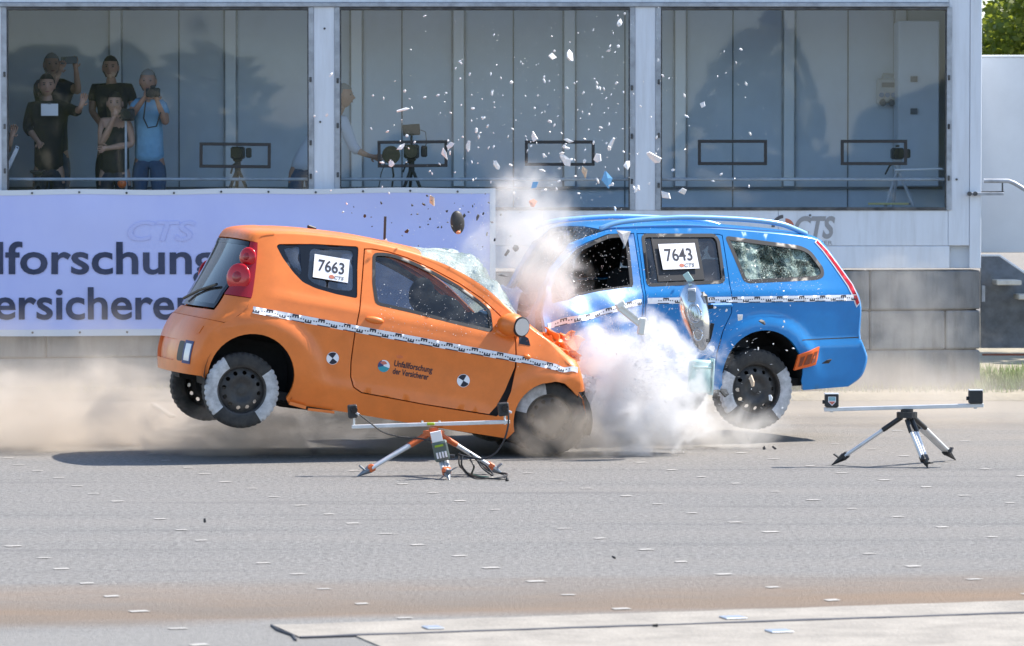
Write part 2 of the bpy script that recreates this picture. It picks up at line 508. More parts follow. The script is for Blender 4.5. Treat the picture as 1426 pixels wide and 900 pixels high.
# white survey dashes painted on the road, in rows across and along it
row, colv = Vector((1.023, .39)), Vector((.2036, -.697))
o0 = Vector((-3.37, 28.04))
dm = MB(); a21 = R(20.9)
ux, uy = Vector((math.cos(a21), math.sin(a21))) * .042, Vector((-math.sin(a21), math.cos(a21))) * .036
dm.add([(*(-ux - uy), 0), (*(ux - uy * .9), 0), (*(ux * .9 + uy), 0), (*(-ux + uy * .95), 0)], [(0, 1, 2, 3)])
dmesh = dm.mesh('road_dash', 'road_paint')
for i in range(-9, 12):
    for j in range(-6, 28):
        p = o0 + row * i + colv * j
        if not (16.8 < p.y < 33): continue
        half = 713 / F * p.y + .2
        if abs(p.x) > half or random.random() < .10: continue
        o = link('road_dash', dmesh, ground); o.location = (p.x + random.uniform(-.03, .03), p.y + random.uniform(-.05, .05), .004)
        o.rotation_euler.z = random.uniform(-.12, .12); o.scale = (random.uniform(.75, 1.15), random.uniform(.6, 1.1), 1)

# concrete slab strip in the foreground with its drain slot
A, B_ = gp(380, 872), gp(1500, 835.5)
D0, D1 = gp(520, 898.5), gp(1500, 859)
dirv = (B_ - A).normalized(); nrm = Vector((dirv.y, -dirv.x, 0))
slab = empty('concrete_slab'); tag(slab, kind='structure')
def strip(name, a, b, w0, w1, z0, z1, m, parent, seed=0):
    rnd = random.Random(seed); mb = MB(); k = 60; top = []
    for i in range(k + 1):
        p = a + (b - a) * i / k
        j = rnd.uniform(-.012, .012)
        top.append((p + nrm * (w0 + j), p + nrm * w1))
    vs = []
    for q0, q1 in top:
        vs += [(q0.x, q0.y, z0), (q0.x, q0.y, z1), (q1.x, q1.y, z1), (q1.x, q1.y, z0)]
    fs = []
    for i in range(k):
        e = i * 4; f = e + 4
        fs += [(e, e + 1, f + 1, f), (e + 1, e + 2, f + 2, f + 1), (e + 2, e + 3, f + 3, f + 2)]
    fs += [(0, 3, 2, 1), (k * 4, k * 4 + 1, k * 4 + 2, k * 4 + 3)]
    mb.add(vs, fs)
    return mb.build(name, m, parent)
Bx = B_ + dirv * 3
strip('slab', A, Bx, 0, .50, -.05, .006, 'slab_concrete', slab, 1)
strip('drain_slot', A, Bx, .498, .545, -.05, .0085, 'drain_dark', slab, 2)
strip('slab', A + dirv * .25, Bx, .546, 2.6, -.05, .006, 'slab_concrete', slab, 3)
for (px, py, w) in ((1021, 863, .13), (603, 877, .10), (1085, 882, .13)):
    q = gp(px, py); mb = MB(); mb.box((0, 0, 0), (w * .8, .11, .006), bevel=.002)
    o = mb.build('metal_plate', 'aluminium', slab); o.location = (q.x, q.y, .0105); o.rotation_euler.z = R(16)
# crack at the slab's end
mb = MB(); q0 = gp(378, 872); q1 = gp(412, 893)
mb.tube([(*(q0.xy), .004), (*(q0.lerp(q1, .4).xy + Vector((-.015, .03))), .006), (*(q0.lerp(q1, .7).xy + Vector((.02, .0))), .006), (*(q1.xy), .004)], .006, 6)
mb.build('crack', 'drain_dark', slab)

# verge in front of the block wall
WY = 38.6
vg = MB(); vs = []; fs = []
prof = [(37.55, .004), (37.62, .06), (37.75, .07), (38.1, .075), (WY + .4, .085), (60, .09)]
xs = [-30 + i for i in range(61)]
for x in xs:
    for (y, z) in prof: vs.append((x, y + .05 * noise.noise((x * 1.3, 0, 0)), z + (.02 * noise.noise((x, y, 3)) if y > 37.7 else 0)))
k = len(prof)
fs = [(i * k + j, (i + 1) * k + j, (i + 1) * k + j + 1, i * k + j + 1) for i in range(len(xs) - 1) for j in range(k - 1)]
vg.add(vs, fs); tag(vg.build('verge', 'verge_soil', smooth=180), kind='structure')
# grass on the verge
gr = MB(); rg = random.Random(4)
for i in range(14000):
    x = rg.uniform(-6, 6.5) if i % 3 else rg.uniform(4.5, 6.5); y = rg.uniform(37.75, 38.55) if x < 4.55 else rg.uniform(37.75, 42)
    dens = noise.noise((x * 1.1, y * 2, 0)) + (.75 if x > 4.5 else .12)
    if x < 4.5 and y > 38.3: dens += .25
    if dens < rg.random() * .8: continue
    h = rg.uniform(.03, .10) * (1.5 if x > 4.5 else 1); a = rg.uniform(0, 6.28); w = .006
    gr.cur = 1 if x > 4.5 else 0
    lx, ly = math.cos(a) * h * .5, math.sin(a) * h * .5
    gr.add([(x - w * math.sin(a), y + w * math.cos(a), .06), (x + w * math.sin(a), y - w * math.cos(a), .06), (x + lx, y + ly, .07 + h)], [(0, 1, 2)])
tag(gr.build('grass', ['dry_grass', 'green_grass']), 'short dry grass along the foot of the concrete block wall', 'grass', kind='stuff')
# two white kerb stones at the verge left
k0, k1 = gp(214, 557, .06), gp(240, 581, .01)
for i in range(3):
    mb = MB(); mb.box((0, 0, 0), (.30, .06, .03), bevel=.008); o = mb.build('edge_stone', 'road_paint')
    p = k0.lerp(k1, (i + .5) / 3); o.location = (p.x, p.y, .018); d = k1 - k0; o.rotation_euler = (0, 0, math.atan2(d.y, d.x)); o.scale = (d.length / 3 / .31, 1, 1)
    tag(o, 'pale kerb stone in a short slanting row left of the orange car', 'kerb stone', 'kerb stones left of the orange car')

# ------------------------------------------------------------------ block wall under the building
def weathered(name, base, dark, rough=.85, streak=6, sc=1.5, bump=.25, amt=.7, light=None):
    m = bpy.data.materials.new(name); m.use_nodes = True
    n, l = m.node_tree.nodes, m.node_tree.links; b = n['Principled BSDF']; b.inputs['Roughness'].default_value = rough
    geo = n.new('ShaderNodeNewGeometry'); oi = n.new('ShaderNodeObjectInfo')
    ad = n.new('ShaderNodeVectorMath'); ad.operation = 'ADD'; l.new(geo.outputs['Position'], ad.inputs[0])
    sc_ = n.new('ShaderNodeVectorMath'); sc_.operation = 'SCALE'; sc_.inputs['Scale'].default_value = 17
    cx = n.new('ShaderNodeCombineXYZ'); l.new(oi.outputs['Random'], cx.inputs[0]); l.new(cx.outputs[0], sc_.inputs[0]); l.new(sc_.outputs[0], ad.inputs[1])
    mp = n.new('ShaderNodeMapping'); mp.inputs['Scale'].default_value = (streak, 1, 1); l.new(ad.outputs[0], mp.inputs[0])
    t = n.new('ShaderNodeTexNoise'); t.inputs['Scale'].default_value = sc; t.inputs['Detail'].default_value = 7; t.inputs['Roughness'].default_value = .65
    l.new(mp.outputs[0], t.inputs['Vector'])
    t2 = n.new('ShaderNodeTexNoise'); t2.inputs['Scale'].default_value = 2.3; t2.inputs['Detail'].default_value = 6; l.new(ad.outputs[0], t2.inputs['Vector'])
    r = n.new('ShaderNodeMapRange'); r.inputs['From Min'].default_value = .45; r.inputs['From Max'].default_value = .8; r.inputs['To Max'].default_value = amt
    l.new(t.outputs['Fac'], r.inputs['Value'])
    r2 = n.new('ShaderNodeMapRange'); r2.inputs['From Min'].default_value = .35; r2.inputs['From Max'].default_value = .7; r2.inputs['To Max'].default_value = amt * .6
    l.new(t2.outputs['Fac'], r2.inputs['Value'])
    m1 = n.new('ShaderNodeMix'); m1.data_type = 'RGBA'; m1.inputs['A'].default_value = (*base, 1); m1.inputs['B'].default_value = (*dark, 1); l.new(r.outputs[0], m1.inputs['Factor'])
    m2 = n.new('ShaderNodeMix'); m2.data_type = 'RGBA'; l.new(m1.outputs['Result'], m2.inputs['A']); m2.inputs['B'].default_value = (*(light or dark), 1); l.new(r2.outputs[0], m2.inputs['Factor'])
    l.new(m2.outputs['Result'], b.inputs['Base Color'])
    if bump:
        t3 = n.new('ShaderNodeTexNoise'); t3.inputs['Scale'].default_value = 40; t3.inputs['Detail'].default_value = 5; l.new(geo.outputs['Position'], t3.inputs['Vector'])
        bp = n.new('ShaderNodeBump'); bp.inputs['Strength'].default_value = bump; bp.inputs['Distance'].default_value = .01
        l.new(t3.outputs['Fac'], bp.inputs['Height']); l.new(bp.outputs[0], b.inputs['Normal'])
    MATS[name] = m
weathered('block_concrete', (.25, .25, .25), (.09, .088, .085), amt=.95, light=(.16, .155, .15))
weathered('white_sheet', (.67, .715, .79), (.34, .34, .34), .45, 11, 1.0, 0, .42, light=(.60, .62, .66))
weathered('inner_wall', (.64, .70, .77), (.42, .44, .46), .7, 1.2, .9, 0, .5, light=(.52, .56, .62))
mat('joint_dark', (.07, .068, .065), .9)
mat('gasket', (.03, .032, .035), .7, noise_amt=.6, noise_scale=9, col2=(.12, .12, .12))
mat('frame_alu', (.42, .45, .50), .45, metal=.3, noise_amt=.45, noise_scale=6)
mat('post_white', (.82, .84, .86), .45)

bw = empty('block_wall', (0, WY, 0), label='grey concrete block wall carrying the white observation building', cat='wall')
tilt = .0094
def zrow(z, x): return z + tilt * (x - 4.58)
rows = [(.02, .452), (.452, .838), (.838, 1.230)]
seams = [[-6.9, -5.2, -3.3, -1.1, 1.2, 2.9, 4.585], [-6.3, -4.56, -2.6, -.6, 1.35, 3.5, 4.24, 4.585], [-6.8, -4.95, -3.76, -2.0, .2, 2.0, 3.50, 4.585]]
for (z0, z1), sm in zip(rows, seams):
    for x0, x1 in zip(sm[:-1], sm[1:]):
        jz = .006; mb = MB(); xm = (x0 + x1) / 2; zm = (z0 + z1) / 2
        mb.box((0, 0, 0), (x1 - x0 - .012, .6, z1 - z0 - 2 * jz), bevel=.014)
        o = mb.build('block', 'block_concrete', bw)
        zl = zrow(zm, xm) if z1 < 1.2 else zm + tilt * .5 * (xm - 4.58)
        o.location = (xm, .31 + random.uniform(-.006, .006), zl); o.rotation_euler.y = -tilt if z1 < 1.2 else -tilt * .5
mb = MB(); mb.box((-1.1, .38, .62), (11.3, .56, 1.15)); mb.build('mortar', 'joint_dark', bw)

# ------------------------------------------------------------------ observation building
glass_mat('pane_glass', (.82, .89, .95), .05, .022, .024, (.50, .51, .52), 1.1, True)  # smeary film: dirt, plus broad patches standing in for reflections in the panes
bd = empty('observation_building', (0, WY, 0), label='white container building with three large dirty windows above the block wall', cat='building')
XL, XR = -7.0, 4.583
wins = [(-4.95, -1.965), (-1.70, 1.17), (1.432, 4.262)]
ZB, ZT, Z0, Z1 = 1.245, 4.4, 1.842, 3.775
def bbox(name, x0, x1, y0, y1, z0, z1, m, parent=bd, bevel=.004):
    mb = MB(); mb.box(((x0 + x1) / 2, (y0 + y1) / 2, (z0 + z1) / 2), (x1 - x0, y1 - y0, z1 - z0), bevel=bevel)
    return mb.build(name, m, parent)
# front skin: panels under the windows, columns, header
for x0, x1 in ((-7.0, -4.56), (-4.557, -1.86), (-1.857, .30), (.303, 2.60), (2.603, 4.26)):
    bbox('wall_panel', x0, x1, 0, .06, ZB + .22, Z0 - .03, 'white_sheet')
bbox('base_rail', XL, 4.275, -.004, .075, ZB, ZB + .217, 'white_sheet')
bbox('wall_panel', 4.263, 4.468, 0, .06, ZB + .222, ZT, 'white_sheet')
bbox('corner_post', 4.471, XR, -.008, .10, ZB, ZT, 'white_sheet')
bbox('header', XL, 4.26, 0, .06, Z1 + .062, ZT, 'white_sheet')
bbox('header_rail', XL, 4.262, -.03, .05, Z1 + .020, Z1 + .058, 'frame_alu')
for x0, x1 in ((XL, wins[0][0] - .03), (wins[0][1] + .03, wins[1][0] - .03), (wins[1][1] + .03, wins[2][0] - .03)):
    bbox('column', x0, x1, -.006, .08, Z0 - .03, Z1 + .02, 'white_sheet')
for wi, (x0, x1) in enumerate(wins):
    fr = empty('window'); fr.parent = bd
    t = .05
    bbox('frame_bar', x0 - .03, x0 - .03 + t, -.018, .05, Z0 - .03, Z1 + .018, 'frame_alu', fr)
    bbox('frame_bar', x1 + .03 - t, x1 + .03, -.018, .05, Z0 - .03, Z1 + .018, 'frame_alu', fr)
    bbox('frame_bar', x0 - .03 + t, x1 + .03 - t, -.016, .05, Z0 - .03, Z0 - .03 + t * .6, 'gasket', fr)
    bbox('frame_bar', x0 - .03 + t, x1 + .03 - t, -.016, .05, Z1 - .012, Z1 + .018, 'gasket', fr)
    bbox('gasket', x0 + .02, x0 + .032, -.010, .04, Z0, Z1 - .012, 'gasket', fr)
    bbox('gasket', x1 - .032, x1 - .02, -.010, .04, Z0, Z1 - .012, 'gasket', fr)
    rr = random.Random(wi)
    for q in range(7):       # clamp screws and drips of sealant along the frame
        mb = MB(); xx = x0 + .3 + q * .4 + rr.uniform(-.1, .1); mb.box((xx, -.02, Z1 + .004), (rr.uniform(.05, .25), .012, rr.uniform(.012, .02)), bevel=.004)
        mb.build('sealant', 'gasket', fr)
    for xx in (x0, x1):
        for zz in (2.15, 2.55, 3.1):
            mb = MB(); mb.box((xx, -.024, zz + rr.uniform(-.1, .1)), (.022, .014, .05), bevel=.004); mb.build('clamp', 'gasket', fr)
    mb = MB(); nx, nz = 24, 14; vs = []
    for yy in (.018, .024):
        for i in range(nx + 1):
            for j in range(nz + 1):
                x = x0 + (x1 - x0) * i / nx; z = Z0 + (Z1 - Z0) * j / nz
                vs.append((x, yy + .004 * noise.noise((x * .9, wi * 5, z * 1.1)), z))
    K = (nx + 1) * (nz + 1); fs = []
    for i in range(nx):
        for j in range(nz):
            a = i * (nz + 1) + j; fs += [(a, a + nz + 1, a + nz + 2, a + 1)]
    mb.add(vs[:K], fs)
    mb.build('pane', 'pane_glass', fr, smooth=180)
# black edged camera ports in the panes
for (xa, xb, ya, yb, rz) in ((280, 375, 201, 232, .01), (528, 621, 198, 231, -.01), (733, 826, 198, 229, .0), (974, 1066, 197, 228, .0), (1173, 1261, 197, 228, .0)):
    a = pt(xa, ya, WY); b = pt(xb, yb, WY); pf = empty('camera_port'); pf.parent = bd
    pf.location = ((a.x + b.x) / 2, 0, (a.z + b.z) / 2); pf.rotation_euler.y = rz
    w, h, t = (b.x - a.x), (a.z - b.z), .03
    for (c, d) in (((0, 0, h / 2), (w + t, .03, t)), ((0, 0, -h / 2), (w + t, .03, t)), ((-w / 2, 0, 0), (t, .028, h - t)), ((w / 2, 0, 0), (t, .028, h - t))):
        mb = MB(); mb.box(c, d, bevel=.003); mb.build('port_edge', 'black_plastic', pf)
# room behind the glass
FZ, BY = 1.55, 2.6
bbox('floor', XL + .1, XR - .1, .09, BY, ZB, FZ, 'inner_wall')
bbox('ceiling', XL + .1, XR - .1, .09, BY, 3.95, 4.35, 'inner_wall')
bbox('roof', XL - .1, XR + .05, -.05, BY + .3, ZT + .002, ZT + .12, 'white_sheet')
bk = bbox('back_wall', XL + .05, XR - .05, BY + .002, BY + .08, ZB, ZT, 'inner_wall')
bbox('end_wall', XR - .075, XR - .012, .102, BY, ZB, ZT, 'white_sheet')
bbox('end_wall', XL + .012, XL + .075, .102, BY, ZB, ZT, 'white_sheet')
sB = F / (WY + BY)
for px in (162, 322, 497, 639, 793, 947, 1098, 1253):
    x = (px - 713) / sB
    bbox('pilaster', x - .055, x + .055, BY - .05, BY, 2.05 if px not in (497,) else FZ, 3.948, 'post_white')
    for q in (-.068, .068): bbox('pilaster_edge', x + q - .008, x + q + .008, BY - .02, BY, 2.05, 3.945, 'frame_alu')
for px in (250, 560, 715, 870, 1020, 1180):
    x = (px - 713) / sB; bbox('wall_joint', x - .006, x + .006, BY - .008, BY, FZ, 3.945, 'ink_grey')
bbox('dado_rail', XL + .1, XR - .1, BY - .06, BY - .002, 2.02, 2.045, 'ink_grey')
for (x0, x1) in wins:
    mb = MB(); mb.cyl((x0 - .1, .16, 2.115), (x1 + .1, .16, 2.115), .016, n=10); mb.build('hand_rail', 'alu_painted', bd, smooth=40)
# right hand end of the room: conduit and cabinet door
for px in (1300, 1312, 1322):
    x = (px - 713) / 138; 
mb = MB(); mb.box((4.18, 2.3, 2.9), (.42, .5, 1.7), bevel=.01); mb.build('cabinet', 'inner_wall', bd)
for zz in (3.15, 2.82):
    mb = MB(); mb.box((4.13, 2.04, zz), (.07, .02, .06)); mb.build('cabinet_latch', 'ink_grey', bd)
# door clamp at the right corner and rivets
cl = empty('corner_clamp'); cl.parent = bd
a = pt(1346, 270, WY - .03); b = pt(1398, 268, WY - .03)
mb = MB(); mb.box(((a.x + b.x) / 2, -.04, a.z), (b.x - a.x, .03, .03), bevel=.005); mb.build('clamp_bar', 'frame_alu', cl)
for q in (1350, 1358):
    p = pt(q, 270, WY - .05); mb = MB(); mb.cyl((p.x, -.075, p.z), (p.x, -.03, p.z), .022, n=10); mb.build('bolt', 'gasket', cl)
for (px, py) in ((1332, 250), (1140, 338), (1128, 300), (452, 40), (446, 170)):
    p = pt(px, py, WY); mb = MB(); mb.cyl((p.x, -.012, p.z), (p.x, .0, p.z), .011, n=8); mb.build('rivet', 'gasket', bd)
# maker's mark on the wall panel: letters, ring segment and disc quarter
def wall_fn(x0, z0, y): return lambda x, z: Vector((x0 + x, y, z0 + z))
mat('logo_grey', (.30, .30, .31), .6); mat('logo_red', (.50, .16, .10), .6); mat('logo_dark', (.09, .09, .10), .6)
q = pt(1106, 331, WY); text_on('logo_lettering', wall_fn(q.x, q.z, -.003), 'CTS', .29, 'logo_grey', bd, bold=.010, shear=.25, width=.40)
q = pt(1145, 341, WY); text_on('logo_lettering', wall_fn(q.x, q.z, -.003), 'IER', .055, 'logo_grey', bd, width=.10)
def arc_poly(cx, cz, r0, r1, a0, a1, n=14):
    o = [(cx + r1 * math.cos(R(a0 + (a1 - a0) * i / n)), cz + r1 * math.sin(R(a0 + (a1 - a0) * i / n))) for i in range(n + 1)]
    if r0 > 0: o += [(cx + r0 * math.cos(R(a1 - (a1 - a0) * i / n)), cz + r0 * math.sin(R(a1 - (a1 - a0) * i / n))) for i in range(n + 1)]
    else: o += [(cx, cz)]
    return o
q = pt(1092, 317, WY)
def flat(name, poly, y, m, parent):
    me = bpy.data.meshes.new(name); me.from_pydata([(x, y, z) for x, z in poly], [], [tuple(range(len(poly)))]); me.materials.append(M(m)); return link(name, me, parent)
flat('logo_ring', arc_poly(q.x, q.z, .092, .125, 95, 178), -.003, 'logo_dark', bd)
flat('logo_quarter', arc_poly(q.x + .012, q.z + .004, 0, .085, 0, 90), -.003, 'logo_red', bd)

# ------------------------------------------------------------------ banner
weathered('banner_cloth', (.52, .57, .93), (.42, .47, .86), .6, 1.5, 1.0, 0, .5, light=(.60, .64, .94))
mat('banner_hem', (.66, .70, .76), .6)
mat('banner_ink', (.016, .028, .075), .6, noise_amt=.5, noise_scale=2, col2=(.06, .07, .13))
bn = empty('banner', (0, WY - .14, 0), label='pale lilac banner with large dark lettering hung below the left windows', cat='banner')
def by(x, z):
    s = ss(-1.2, -.2, x)
    return .012 * noise.noise((x * 1.1, 0, z * 2.2)) + .010 * math.sin(z * 9 + x * 1.3) * (.5 + .5 * noise.noise((x, 2, z))) + .012 * noise.noise((x * 3, 5, z * 1.2))
bx0, bx1 = -6.3, -.165
def bz(t, x): # t 0 bottom .. 1 top
    zb = .585 + .035 * ss(-5, 0, x); zt = 2.012 + .018 * ss(-5, 0, x) + .006 * math.sin(x * 4.1)
    return zb + (zt - zb) * t
def cloth(name, x0, x1, t0, t1, m, y0, nx=120, nt=36):
    mb = MB(); vs = []
    for i in range(nx + 1):
        for j in range(nt + 1):
            x = x0 + (x1 - x0) * i / nx; t = t0 + (t1 - t0) * j / nt; z = bz(t, x); vs.append((x, y0 + by(x, z), z))
    fs = [(i * (nt + 1) + j, (i + 1) * (nt + 1) + j, (i + 1) * (nt + 1) + j + 1, i * (nt + 1) + j + 1) for i in range(nx) for j in range(nt)]
    mb.add(vs, fs); return mb.build(name, m, bn, smooth=180)
cloth('sheet', bx0, bx1, .0, 1, 'banner_cloth', 0)
cloth('hem', bx0, bx1 - .001, .965, 1.0, 'banner_hem', -.004, 120, 3)
cloth('hem', bx0, bx1 - .001, .0, .045, 'banner_hem', -.004, 120, 3)
cloth('hem', bx1 - .05, bx1 + .005, 0, 1, 'banner_hem', -.007, 3, 36)
for i in range(16):
    for t in (.978, .025):
        x = bx0 + .25 + i * .46
        if x > bx1 - .02: continue
        z = bz(t, x); mb = MB(); mb.cyl((x, by(x, z) - .012, z), (x, by(x, z) - .004, z), .011, n=8); mb.build('eyelet', 'gasket', bn)
def bfn(x0, z0): return lambda x, z: Vector((x0 + x, by(x0 + x, z0 + z) - .008, z0 + z))
sb = F / (WY - .14)
def bl(px, py): p = pt(px, py, WY - .14); return p.x, p.z
x, z = bl(303, 381); text_on('lettering', bfn(x, z), 'Unfallforschung', .44, 'banner_ink', bn, bold=.0075, align='right', width=3.25)
x, z = bl(272, 444); text_on('lettering', bfn(x, z), 'der Versicherer', .44, 'banner_ink', bn, bold=.0075, align='right', width=3.02)

mat('banner_ghost', (.49, .535, .89), .6)
x, z = bl(178, 335); text_on('ghost_lettering', bfn(x, z), 'CTS', .27, 'banner_ghost', bn, bold=.004, shear=.25, width=.66)
# ------------------------------------------------------------------ right of the building: white panel, stair, tree
mat('side_white', (.66, .69, .73), .45, noise_amt=.12, noise_scale=1.2)
sw = empty('panel_wall', (0, WY + .55, 0), label='plain white panel wall set back at the right edge', cat='wall')
a = pt(1364, 80, WY + .55); b = pt(1364, 352, WY + .55)
mb = MB(); mb.box(((a.x + 9) / 2, .04, (a.z + b.z) / 2), (9 - a.x, .08, a.z - b.z), bevel=.006); mb.build('panel', 'side_white', sw)
mb = MB(); mb.box(((a.x + 9) / 2, .04, a.z + .012), (9 - a.x, .10, .022), bevel=.004); mb.build('cap_strip', 'post_white', sw)
st = empty('stair', (0, WY + .25, 0), label='steel outdoor stair with pale treads and hand rail beside the building', cat='stair')
mat('stair_dark', (.19, .21, .24), .6, noise_amt=.4)
mat('tread', (.62, .60, .54), .7, noise_amt=.3)
def sp(px, py, dy=0): p = pt(px, py, WY + .25 + dy); return Vector((p.x, dy, p.z))
hr = [sp(1370, 252, -.2), sp(1404, 252, -.2), sp(1412, 255, -.2), sp(1440, 272, -.2), sp(1500, 310, -.2)]
mb = MB(); mb.tube(hr, .022, 10); mb.build('hand_rail', 'frame_alu', st, smooth=50)
mb = MB(); mb.cyl(sp(1396, 254, -.2), sp(1396, 268, -.2), .008, n=6); mb.cyl(sp(1360, 268, -.2), sp(1398, 268, -.2), .012, n=6); mb.build('rail_bracket', 'gasket', st)
mb = MB()
mb.prism([(sp(1369, 356).x, sp(1369, 356).z), (sp(1392, 356).x, sp(1392, 356).z), (sp(1500, 430).x, sp(1500, 430).z), (sp(1500, 486).x, sp(1500, 486).z), (sp(1369, 486).x, sp(1369, 486).z)], .20, .24)
mb.build('side_plate', 'stair_dark', st)
mb = MB(); mb.tube([sp(1367, 356, .12), sp(1392, 356, .12), sp(1500, 430, .12)], .011, 6); mb.build('stringer_edge', 'post_white', st)
for (px, py) in ((1401, 393), (1431, 413), (1461, 434)):
    p = sp(px, py); mb = MB(); mb.box((p.x, -.05, p.z), (.24, .42, .05), bevel=.008); mb.build('tread', 'tread', st)
mb = MB(); p = sp(1366, 412, -.1); mb.box((p.x + .02, -.12, p.z + .02), (.035, .03, .16), bevel=.004); mb.build('switch', 'alu_painted', st)
mb = MB(); p0, p1 = sp(1368, 494), sp(1500, 494); mb.box(((p0.x + p1.x) / 2, .02, p0.z), (p1.x - p0.x, .05, .02)); mb.build('toe_bar', 'reflector_dark', st)

mat('leaf', (.06, .11, .02), .45, noise_amt=.6, noise_scale=1.2, col2=(.19, .20, .03))
_n, _l = MATS['leaf'].node_tree.nodes, MATS['leaf'].node_tree.links
_t = _n.new('ShaderNodeBsdfTranslucent'); _t.inputs['Color'].default_value = (.34, .40, .05, 1)
_m = _n.new('ShaderNodeMixShader'); _m.inputs[0].default_value = .42
_l.new(_n['Principled BSDF'].outputs[0], _m.inputs[1]); _l.new(_t.outputs[0], _m.inputs[2]); _l.new(_m.outputs[0], _n['Material Output'].inputs['Surface'])
mat('bark', (.09, .07, .05), .9, noise_amt=.5)
def tree(name, label, loc, h, crown, n, seed, cz=.62):
    rt = empty(name, loc, label=label, cat='tree'); rd = random.Random(seed)
    mb = MB(); mb.tube([(0, 0, -.1), (.05, .02, h * .3), (-.05, .05, h * .6), (.1, 0, h * .85)], [.2, .15, .10, .03], 9)
    for i in range(9):
        a = rd.uniform(0, 6.28); z = h * rd.uniform(.35, .7); r = crown[0] * rd.uniform(.5, .8)
        mb.tube([(0, 0, z), (math.cos(a) * r * .5, math.sin(a) * r * .5, z + h * .08), (math.cos(a) * r, math.sin(a) * r, z + h * .14)], [.06, .035, .012], 6)
    mb.build('trunk', 'bark', rt, smooth=60)
    cl = MB(); blobs = []
    for i in range(46):
        while True:
            p = Vector((rd.uniform(-1, 1), rd.uniform(-1, 1), rd.uniform(-1, 1)))
            if .3 < p.length < 1: break
        blobs.append((Vector((p.x * crown[0], p.y * crown[1], h * cz + p.z * crown[2])), rd.uniform(.28, .6)))
    for i in range(n):
        c, r = blobs[rd.randrange(len(blobs))]
        d = Vector((rd.gauss(0, 1), rd.gauss(0, 1), rd.gauss(0, 1))).normalized() * r * rd.random() ** .4
        p = c + d; s = rd.uniform(.035, .075)
        u = Vector((rd.gauss(0, 1), rd.gauss(0, 1), rd.gauss(0, .5))).normalized(); v = u.cross(Vector((rd.gauss(0, 1), rd.gauss(0, 1), rd.gauss(0, 1)))).normalized()
        cl.add([p - u * s, p + v * s * .55, p + u * s, p - v * s * .55], [(0, 1, 2, 3)])
    o = cl.build('crown', 'leaf', rt)
# woods across the road behind the photographer: they show only as dark shapes mirrored in the panes
tree('leafy_tree', 'broad leafy green tree above the white panel wall at right', (7.0, 46, 0), 6.5, (2.6, 2.2, 2.6), 42000, 3)

# ------------------------------------------------------------------ cars
class Shell:
    """a car body: side(x, z) lays a point on a flank; loft(s, u) runs over bonnet, roof and tail from flank to flank"""
    def __init__(s, Y, E, P, pw=2.6, dent=None):
        s.Y = Y; s.dent = dent or (lambda p: p); s.pw = pw
        E, P = catmull(E, 10), catmull(P, 10)
        s.E, s.P = np.array(E), np.array(P)
        d = np.r_[0, np.cumsum(np.linalg.norm(np.diff(s.P, axis=0), axis=1))]; s.S = d; s.len = d[-1]
    def at(s, k):
        return (np.interp(k, s.S, s.E[:, 0]), np.interp(k, s.S, s.E[:, 1]), np.interp(k, s.S, s.P[:, 0]), np.interp(k, s.S, s.P[:, 1]))
    def side(s, sgn):
        return lambda x, z: s.dent(Vector((x, sgn * s.Y(x, z), z)))
    def flank(s, sgn, dy):
        return lambda x, z: s.dent(Vector((x, sgn * (s.Y(x, z) - dy), z)))
    def loft(s, k, u):
        ex, ez, px, pz = s.at(min(max(k, 0), s.len)); t = min(max(u / .8, -1), 1); q = math.sin(math.pi / 2 * t)
        g = max(0, 1 - abs(q) ** s.pw) ** (1 / 2.3); w = s.Y(ex, ez)
        return s.dent(Vector((ex + (px - ex) * g, -w * q, ez + (pz - ez) * g)))
    def loft_in(s, d):
        def f(k, u):
            ex, ez, px, pz = s.at(min(max(k, 0), s.len)); t = min(max(u / .8, -1), 1); q = math.sin(math.pi / 2 * t)
            g = max(0, 1 - abs(q) ** s.pw) ** (1 / 2.3); w = s.Y(ex, ez) - d
            return s.dent(Vector((ex + (px - ex) * g * .9, -w * q, ez + (pz - ez) * g - d)))
        return f
    def s_at_x(s, x):      # arc length on the upper profile where the side edge passes x
        i = int(np.argmin(abs(s.E[:, 0] - x) + np.where(s.E[:, 1] < .9, 9, 0))); return s.S[i]
    def s_at_z(s, z, rear=True):
        m = abs(s.P[:, 1] - z) + np.where((s.P[:, 0] < s.P[:, 0].mean() - .8) == rear, 0, 9)
        return s.S[int(np.argmin(m))]

def arc(cx, cz, r, a0, a1, n=18):
    return [(cx + r * math.cos(R(a0 + (a1 - a0) * i / n)), cz + r * math.sin(R(a0 + (a1 - a0) * i / n))) for i in range(n + 1)]

